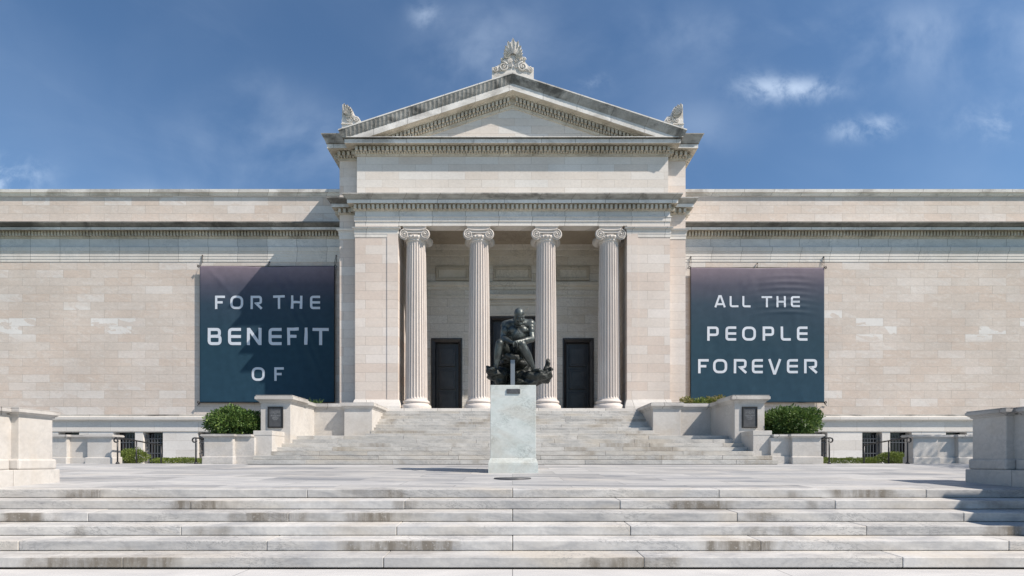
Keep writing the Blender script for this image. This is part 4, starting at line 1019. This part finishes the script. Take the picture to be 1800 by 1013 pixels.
for (x, y, dy, r) in ((900, 631, -.38, (.24, .16, .075)), (911, 634, -.34, (.14, .14, .07)), (890, 635, -.30, (.14, .14, .07)), (902, 632, .10, (.24, .26, .11)), (888, 638, .05, (.2, .22, .09)), (914, 639, .05, (.2, .22, .10)), (905, 638, .50, (.42, .26, .30)), (900, 655, .52, (.6, .24, .28)), (925, 660, .25, (.62, .40, .26)), (878, 660, .05, (.26, .34, .17)), (868, 657, -.22, (.20, .22, .10)), (940, 664, -.15, (.38, .32, .15)), (955, 660, -.05, (.24, .28, .11)), (962, 652, .0, (.13, .14, .10)), (903, 674, .40, (.66, .26, .16)), (880, 670, -.0, (.16, .22, .14)), (925, 674, -.05, (.40, .32, .13)), (866, 664, -.1, (.12, .2, .1)), (948, 668, .1, (.3, .3, .12))):
    ball(rk_, S(x, y, dy), r)
limb(rk_, S(961, 656, -.02), S(965, 633, .02), .075, .05); limb(rk_, S(966, 650, -.1), S(969, 652, -.16), .06, .03); limb(rk_, S(866, 654, -.25), S(858, 651, -.28), .07, .03); limb(rk_, S(870, 660, -.2), S(878, 676, -.2), .06, .05); limb(rk_, S(945, 668, -.3), S(966, 657, -.2), .05, .05); limb(rk_, S(930, 676, -.35), S(950, 669, -.3), .05, .05)
rock = remeshed('rock', rk_, M['rockbronze'], .022, 1, stt)
for v_ in rock.data.vertices:
    p = v_.co; v_.co = p+Vector((noise.noise(p*4.1), noise.noise(p*4.1+Vector((7, 3, 1))), noise.noise(p*4.1+Vector((1, 9, 4)))))*.075+Vector((noise.noise(p*11), noise.noise(p*11+Vector((5, 5, 2))), noise.noise(p*11+Vector((3, 1, 8)))))*.03
    if v_.co.z < ZP+.01: v_.co.z = ZP+.01
mb = MB(); mb.box(xx(897.5, 13.75), xx(905, 13.75), 13.72, 13.80, ZP, zz(633, 13.75)); mb.build('support_post', M['steel'], stt)
mb = MB(); mb.lathe([(.42, zt(11.55)-.05), (.42, zt(11.55)+.018), (.40, zt(11.55)+.024), (.01, zt(11.55)+.026)], 0, 11.55, 40)
dc = mb.build('drain_cover', M['plaque'], None, (0, 11.55, zt(11.55))); tag(dc, 'round dark metal cover set in the terrace in front of the pedestal', 'cover')

# ------------------------------------------------------------------ handrails
def rail(X, inner, s, label):
    root = empty('handrail', (X, 18.95, zt(18.95)), label, 'handrail', 'iron handrails by the basement passages')
    y0, y1 = 18.95, 21.3; za, zb_ = zz(770, y0), zz(783, y1)
    mb = MB(); pts = []
    cy, cz, r0 = y0-.02, za-.075, .075
    # the end curls into a small scroll turned towards the outside
    for k in range(12):
        an = R(90+k*25); rr = r0*(1-.03*k); pts.append((X+s*(.03+rr*math.cos(R(90)-an)*-1*-1), cy, cz+rr*math.sin(an)))
    pts = [(X+s*(.05+.08*math.sin(R(k*25))), y0, za-.08+.08*math.cos(R(k*25))) for k in range(11)][::-1]
    pts += [(X, y0, za), (X, y0+.2, za-.005)]+[(X, y0+.2+(y1-y0-.2)*k/6, za+(zb_-za)*k/6) for k in range(1, 7)]
    mb.tube(pts, .027, 8); mb.build('rail', M['iron'], root)
    for yy in (y0, 19.9, y1):
        mb = MB(); zr_ = za+(zb_-za)*max(0, (yy-y0-.2))/(y1-y0-.2); zb2 = zt(18.95)-.0 if yy < 19 else .1
        mb.tube([(X, yy, zb2), (X, yy, zr_)], .026, 8)
        if yy < 19: mb.tube([(X, yy, zb2), (X, yy, zb2+.04), (X, yy, zb2+.08)], [.07, .06, .028], 8)
        mb.build('post', M['iron'], root)
for s in (-1, 1):
    w_ = 'left' if s < 0 else 'right'
    rail(s*14.62, 0, s, 'black iron handrail ending in a scroll against the '+w_+' terrace parapet')
    rail(s*11.72, 0, s, 'black iron handrail with scroll running behind the '+w_+' planter wall')

# ------------------------------------------------------------------ plants
def leaves(mb, pts, size, rng, flat=0.3):
    for (p, nrm) in pts:
        L = size*rng.uniform(.7, 1.35); d = (nrm+Vector((rng.gauss(0, .6), rng.gauss(0, .6), rng.gauss(.15, .6)))).normalized()
        sd = d.cross(Vector((rng.gauss(0, 1), rng.gauss(0, 1), rng.gauss(0, 1)))).normalized(); up = sd.cross(d)
        a = p; b = p+d*L*.5+sd*L*.24+up*L*.06; c = p+d*L; e = p+d*L*.5-sd*L*.24+up*L*.06
        mb.add([a, b, c, e], [(0, 1, 2), (0, 2, 3)])
def crown(mb, c, r, n, size, rng, lump=.22, freq=1.6, seed=0):
    pts = []
    while len(pts) < n:
        d = Vector((rng.gauss(0, 1), rng.gauss(0, 1), rng.gauss(0, 1))).normalized()
        k = 1+lump*noise.noise(d*freq+Vector((seed, seed*2.1, 0)))*1.6+lump*.6*noise.noise(d*freq*2.6+Vector((seed, 0, 3)))
        rad = k*(rng.random()**.28)
        p = Vector((c[0]+d.x*r[0]*rad, c[1]+d.y*r[1]*rad, c[2]+d.z*r[2]*rad)); pts.append((p, Vector((d.x/r[0], d.y/r[1], d.z/r[2])).normalized()))
    leaves(mb, pts, size, rng)
def hedgebox(mb, x0, x1, y0, y1, z0, z1, n, size, rng):
    pts = []
    for _ in range(n):
        x, y = rng.uniform(x0, x1), rng.uniform(y0, y1); e = min(x-x0, x1-x)
        top = z1*(1)+.06*noise.noise(Vector((x*2.2, y*2, 1)))+.03*noise.noise(Vector((x*7, y*6, 4)))
        if e < .15: top -= (.15-e)*.5
        z = z0+(top-z0)*(rng.random()**.45); pts.append((Vector((x, y+.05*noise.noise(Vector((x*3, z*3, 2))), z)), Vector((0, -.4, 1)).normalized() if z > top-.12 else Vector((0, -1, .4)).normalized()))
    leaves(mb, pts, size, rng)
rng = random.Random(21)
for s in (-1, 1):
    xa, xb = (366, 462) if s < 0 else (1340, 1442)
    d0 = 20.6; X0, X1 = xx(xa, d0), xx(xb, d0); cxs = (X0+X1)/2
    root = empty('round_shrub', (cxs, d0, 1.3), 'dense rounded dark green shrub in the planter under the '+('FOR THE BENEFIT OF' if s < 0 else 'ALL THE PEOPLE FOREVER')+' banner', 'shrub', 'rounded planter shrubs')
    mb = MB(); zc0, zc1 = 1.45, zz(718 if s < 0 else 717, d0)
    crown(mb, (cxs, d0, (zc0+zc1)/2+.02), ((X1-X0)/2*.97, .95, (zc1-zc0)/2*1.0), 10000, .10, rng, .17, 2.0, 3+s)
    crown(mb, (cxs-s*.2, d0, 1.75), ((X1-X0)/2*.7, .8, .38), 2200, .11, rng, .2, 2.0, 6+s)
    mb.build('foliage', M['leaf'], root)
    mb = MB()
    for k in range(7): mb.tube([(cxs+rng.uniform(-.3, .3), d0+rng.uniform(-.2, .2), 1.25), (cxs+rng.uniform(-.7, .7), d0+rng.uniform(-.4, .4), 2.2)], [.03, .012], 6)
    mb.build('stem', M['bark'], root)
    # clipped hedges and the bush by the passage
    d1 = 22.6
    (h0, h1), (b0, b1) = ((272, 358), (212, 258)) if s < 0 else ((1443, 1541), (1545, 1591))
    mb = MB(); hedgebox(mb, xx(h0, d1), xx(h1, d1), d1-.35, d1+.35, .12, zz(806, d1), 6500, .05, rng)
    tag(mb.build('box_hedge', M['boxleaf'], None, (xx((h0+h1)/2, d1), d1, .12)), 'long low clipped yellow green hedge below the '+('left' if s < 0 else 'right')+' basement wall', 'hedge', 'clipped hedges by the basement')
    zt4 = zz(794 if s < 0 else 800, d1)
    mb = MB(); cb = xx((b0+b1)/2, d1); hw = (xx(b1, d1)-xx(b0, d1))/2
    crown(mb, (cb, d1, (zt4+.25)/2+.12), (hw*1.0, .5, (zt4-.25)/2), 4800, .055, rng, .2, 2.0, 9+s)
    root = empty('small_bush', (cb, d1, .12), ('taller rounded light green bush with bare brown stems below, by the left handrail' if s < 0 else 'light green bush in front of the barred basement window by the right handrail'), 'bush', 'small bushes by the basement')
    mb.build('foliage', M['boxleaf'], root)
    mb = MB()
    for k in range(14): mb.tube([(cb+rng.uniform(-.12, .12)*2, d1+rng.uniform(-.1, .1), .1), (cb+rng.uniform(-hw, hw)*.8, d1+rng.uniform(-.4, .3), zt4*.7)], [.016, .007], 5)
    mb.build('stem', M['bark'], root)
# plants behind the landing walls
d2 = 23.5
mb = MB()
for k in range(46):
    bx = xx(rng.uniform(533, 566), d2); an = rng.uniform(-1, 1); hh = rng.uniform(.25, .5)*(1 if bx < xx(552, d2) else .75)
    pts = [Vector((bx+an*.30*q*q*1.2, d2+rng.uniform(-.1, .1)*q, 2.93+hh*(q*1.25-.5*q*q*abs(an)))) for q in (0, .3, .6, .85, 1)]
    mb.tube(pts, [.02, .022, .018, .010, .002], 4)
tag(mb.build('spiky_plant', M['leaf'], None, (xx(549, d2), d2, 2.9)), 'small tufted plant with arching narrow leaves behind the landing wall', 'plant')
mb = MB(); crown(mb, (xx(1232, d2), d2, 2.98), (.92, .5, .36), 3200, .085, rng, .25, 2.2, 4)
lb = mb.build('leafy_plant', M['boxleaf'], None, (xx(1232, d2), d2, 2.9)); tag(lb, 'leafy yellow green planting spilling above the right landing wall', 'plant')
mb = MB(); crown(mb, (xx(1205, d2), d2-.1, 3.22), (.28, .3, .2), 500, .08, rng, .3, 2.2, 14); crown(mb, (xx(1262, d2), d2-.1, 3.24), (.30, .3, .22), 600, .08, rng, .3, 2.2, 15); crown(mb, (xx(1247, d2), d2, 3.2), (.3, .3, .22), 400, .08, rng, .3, 2.2, 16)
o = mb.build('pale_sprig', M['goldleaf'], lb)
# tree standing outside the frame on the right: it throws the soft shade on the parapet
root = empty('tree', (24.5, 13.6, -1.25), 'leafy tree to the right of the terrace', 'tree')
mb = MB(); tb = Vector((24.5, 13.6, -1.25)); mb.tube([tb, tb+Vector((.1, 0, 3)), tb+Vector((-.1, .1, 7)), tb+Vector((.1, .1, 11))], [.34, .26, .18, .06], 10)
tips = []
for k in range(16):
    an = k*2.4; z0_ = 4+k*.42; ln = 3.2-.1*k; e = tb+Vector((math.cos(an)*ln, math.sin(an)*ln, z0_+1.6)); mb.tube([tb+Vector((0, 0, z0_)), tb+Vector((math.cos(an)*ln*.5, math.sin(an)*ln*.5, z0_+.7)), e], [.1, .06, .02], 6); tips.append(e)
mb.build('trunk', M['bark'], root)
mb = MB()
for e in tips: crown(mb, e, (1.3, 1.3, .9), 420, .2, rng, .25, 1.8, rng.random()*9)
mb.build('crown', M['leaf'], root)

# ------------------------------------------------------------------ light, sky, camera
AZ, EL = R(63.5), R(47)
sd = Vector((math.sin(AZ)*math.cos(EL), -math.cos(AZ)*math.cos(EL), math.sin(EL)))
sl_ = bpy.data.lights.new('sun', 'SUN'); sl_.energy = 4.9; sl_.angle = R(.55); sl_.color = (1.0, .905, .80)
so = bpy.data.objects.new('sun', sl_); so.rotation_euler = sd.to_track_quat('Z', 'Y').to_euler(); so.location = (20, -10, 30); col.objects.link(so)
w = bpy.data.worlds.new('World'); scene.world = w; w.use_nodes = True
nt = w.node_tree; bg = nt.nodes['Background']
sky = nt.nodes.new('ShaderNodeTexSky'); sky.sky_type = 'NISHITA'; sky.sun_disc = False; sky.sun_elevation = EL; sky.sun_rotation = math.pi-AZ
sky.air_density = 1.0; sky.dust_density = .6; sky.ozone_density = 2.5; sky.altitude = 200
def nn(ty, **k):
    n_ = nt.nodes.new(ty)
    for a, b in k.items(): setattr(n_, a, b)
    return n_
tc = nn('ShaderNodeTexCoord'); mp = nn('ShaderNodeMapping'); nt.links.new(tc.outputs['Generated'], mp.inputs[0])
mp.inputs['Scale'].default_value = (1.6, 1.6, 4.2); mp.inputs['Rotation'].default_value = (0, R(-18), 0); mp.inputs['Location'].default_value = (.35, .1, .22)
nz = nn('ShaderNodeTexNoise'); nz.inputs['Scale'].default_value = 2.6; nz.inputs['Detail'].default_value = 9; nz.inputs['Roughness'].default_value = .58; nz.inputs['Distortion'].default_value = .35
nt.links.new(mp.outputs[0], nz.inputs['Vector'])
cr = nn('ShaderNodeValToRGB'); cr.color_ramp.elements[0].position = .50; cr.color_ramp.elements[1].position = .86; nt.links.new(nz.outputs['Fac'], cr.inputs[0])
mx = nn('ShaderNodeMix', data_type='RGBA'); mx.inputs[7].default_value = (6.0, 7.2, 9.0, 1)
ml = nn('ShaderNodeMath', operation='MULTIPLY'); ml.inputs[1].default_value = .45; nt.links.new(cr.outputs[0], ml.inputs[0])
def wm(op, a, b=None, c=None):
    q = nn('ShaderNodeMath', operation=op)
    for i, e in enumerate((a, b, c)):
        if e is None: continue
        if isinstance(e, (int, float)): q.inputs[i].default_value = e
        else: nt.links.new(e, q.inputs[i])
    return q.outputs[0]
sx = nn('ShaderNodeSeparateXYZ'); nt.links.new(tc.outputs['Generated'], sx.inputs[0])
yy_ = wm('MAXIMUM', sx.outputs[1], .05); U = wm('DIVIDE', sx.outputs[0], yy_); V = wm('DIVIDE', sx.outputs[2], yy_)
cuv = nn('ShaderNodeCombineXYZ'); nt.links.new(U, cuv.inputs[0]); nt.links.new(V, cuv.inputs[1])
def wnoise(sc, det, ro, vec=None, dist=.3):
    q = nn('ShaderNodeTexNoise'); q.inputs['Scale'].default_value = sc; q.inputs['Detail'].default_value = det; q.inputs['Roughness'].default_value = ro; q.inputs['Distortion'].default_value = dist
    nt.links.new(vec or cuv.outputs[0], q.inputs['Vector']); return q.outputs['Fac']
def step(v, a, b):
    q = nn('ShaderNodeMapRange'); q.interpolation_type = 'SMOOTHSTEP'; q.inputs[1].default_value = a; q.inputs[2].default_value = b; nt.links.new(v, q.inputs[0]); return q.outputs[0]
puff = step(wnoise(13.0, 9, .62), .38, .68); soft = step(wnoise(4.5, 6, .55), .34, .70)
tot = wm('MULTIPLY', step(wnoise(1.3, 5, .5, None, .6), .42, .78), .10)
for (u0, v0, su, sv, amt, kind) in ((.56, .725, .075, .022, 1.0, 1), (.48, .728, .05, .03, .55, 1), (.66, .645, .045, .022, .6, 1), (.72, .655, .04, .02, .6, 1), (.97, .66, .10, .035, .5, 1), (-.99, .55, .07, .035, 1.0, 1), (-.17, .87, .03, .025, .45, 1), (-.06, .80, .12, .09, .42, 0), (-.46, .62, .17, .08, .5, 0), (-.70, .50, .16, .04, .45, 0), (.62, .83, .40, .06, .40, 0), (.36, .65, .10, .05, .32, 0), (.16, .735, .03, .02, .35, 1), (-.5, .73, .05, .04, .3, 0), (.95, .80, .3, .12, .3, 0)):
    e = wm('ADD', wm('MULTIPLY', *[wm('DIVIDE', wm('SUBTRACT', U, u0), su)]*2), wm('MULTIPLY', *[wm('DIVIDE', wm('SUBTRACT', V, v0), sv)]*2))
    g_e = wm('POWER', 2.718, wm('MULTIPLY', e, -1.0))
    tot = wm('ADD', tot, wm('MULTIPLY', wm('MULTIPLY', g_e, amt*(.66 if kind else .60)), puff if kind else soft))
tot = wm('ADD', tot, wm('MULTIPLY', ml.outputs[0], .15)); tot = wm('MINIMUM', tot, .85)
nt.links.new(tot, mx.inputs[0]); tint = nn('ShaderNodeMix', data_type='RGBA', blend_type='MULTIPLY'); tint.inputs[0].default_value = 1; tint.inputs[7].default_value = (.86, 1.05, 1.15, 1); nt.links.new(sky.outputs[0], tint.inputs[6]); nt.links.new(tint.outputs[2], mx.inputs[6]); nt.links.new(mx.outputs[2], bg.inputs[0])
bg.inputs[1].default_value = .085
cam = bpy.data.cameras.new('camera'); cam.lens = 18; cam.sensor_width = 36; cam.sensor_fit = 'HORIZONTAL'
cam.shift_y = (HY-506.5)/1800; cam.shift_x = -1/1800; cam.clip_end = 2000; cam.clip_start = .05
co = bpy.data.objects.new('camera', cam); co.location = (0, 0, CAMZ); co.rotation_euler = (R(90), 0, 0); col.objects.link(co); scene.camera = co
scene.view_settings.view_transform = 'Standard'; scene.view_settings.look = 'None'; scene.view_settings.exposure = .48; scene.view_settings.gamma = 1
scene.cycles.max_bounces = 6; scene.cycles.use_denoising = True
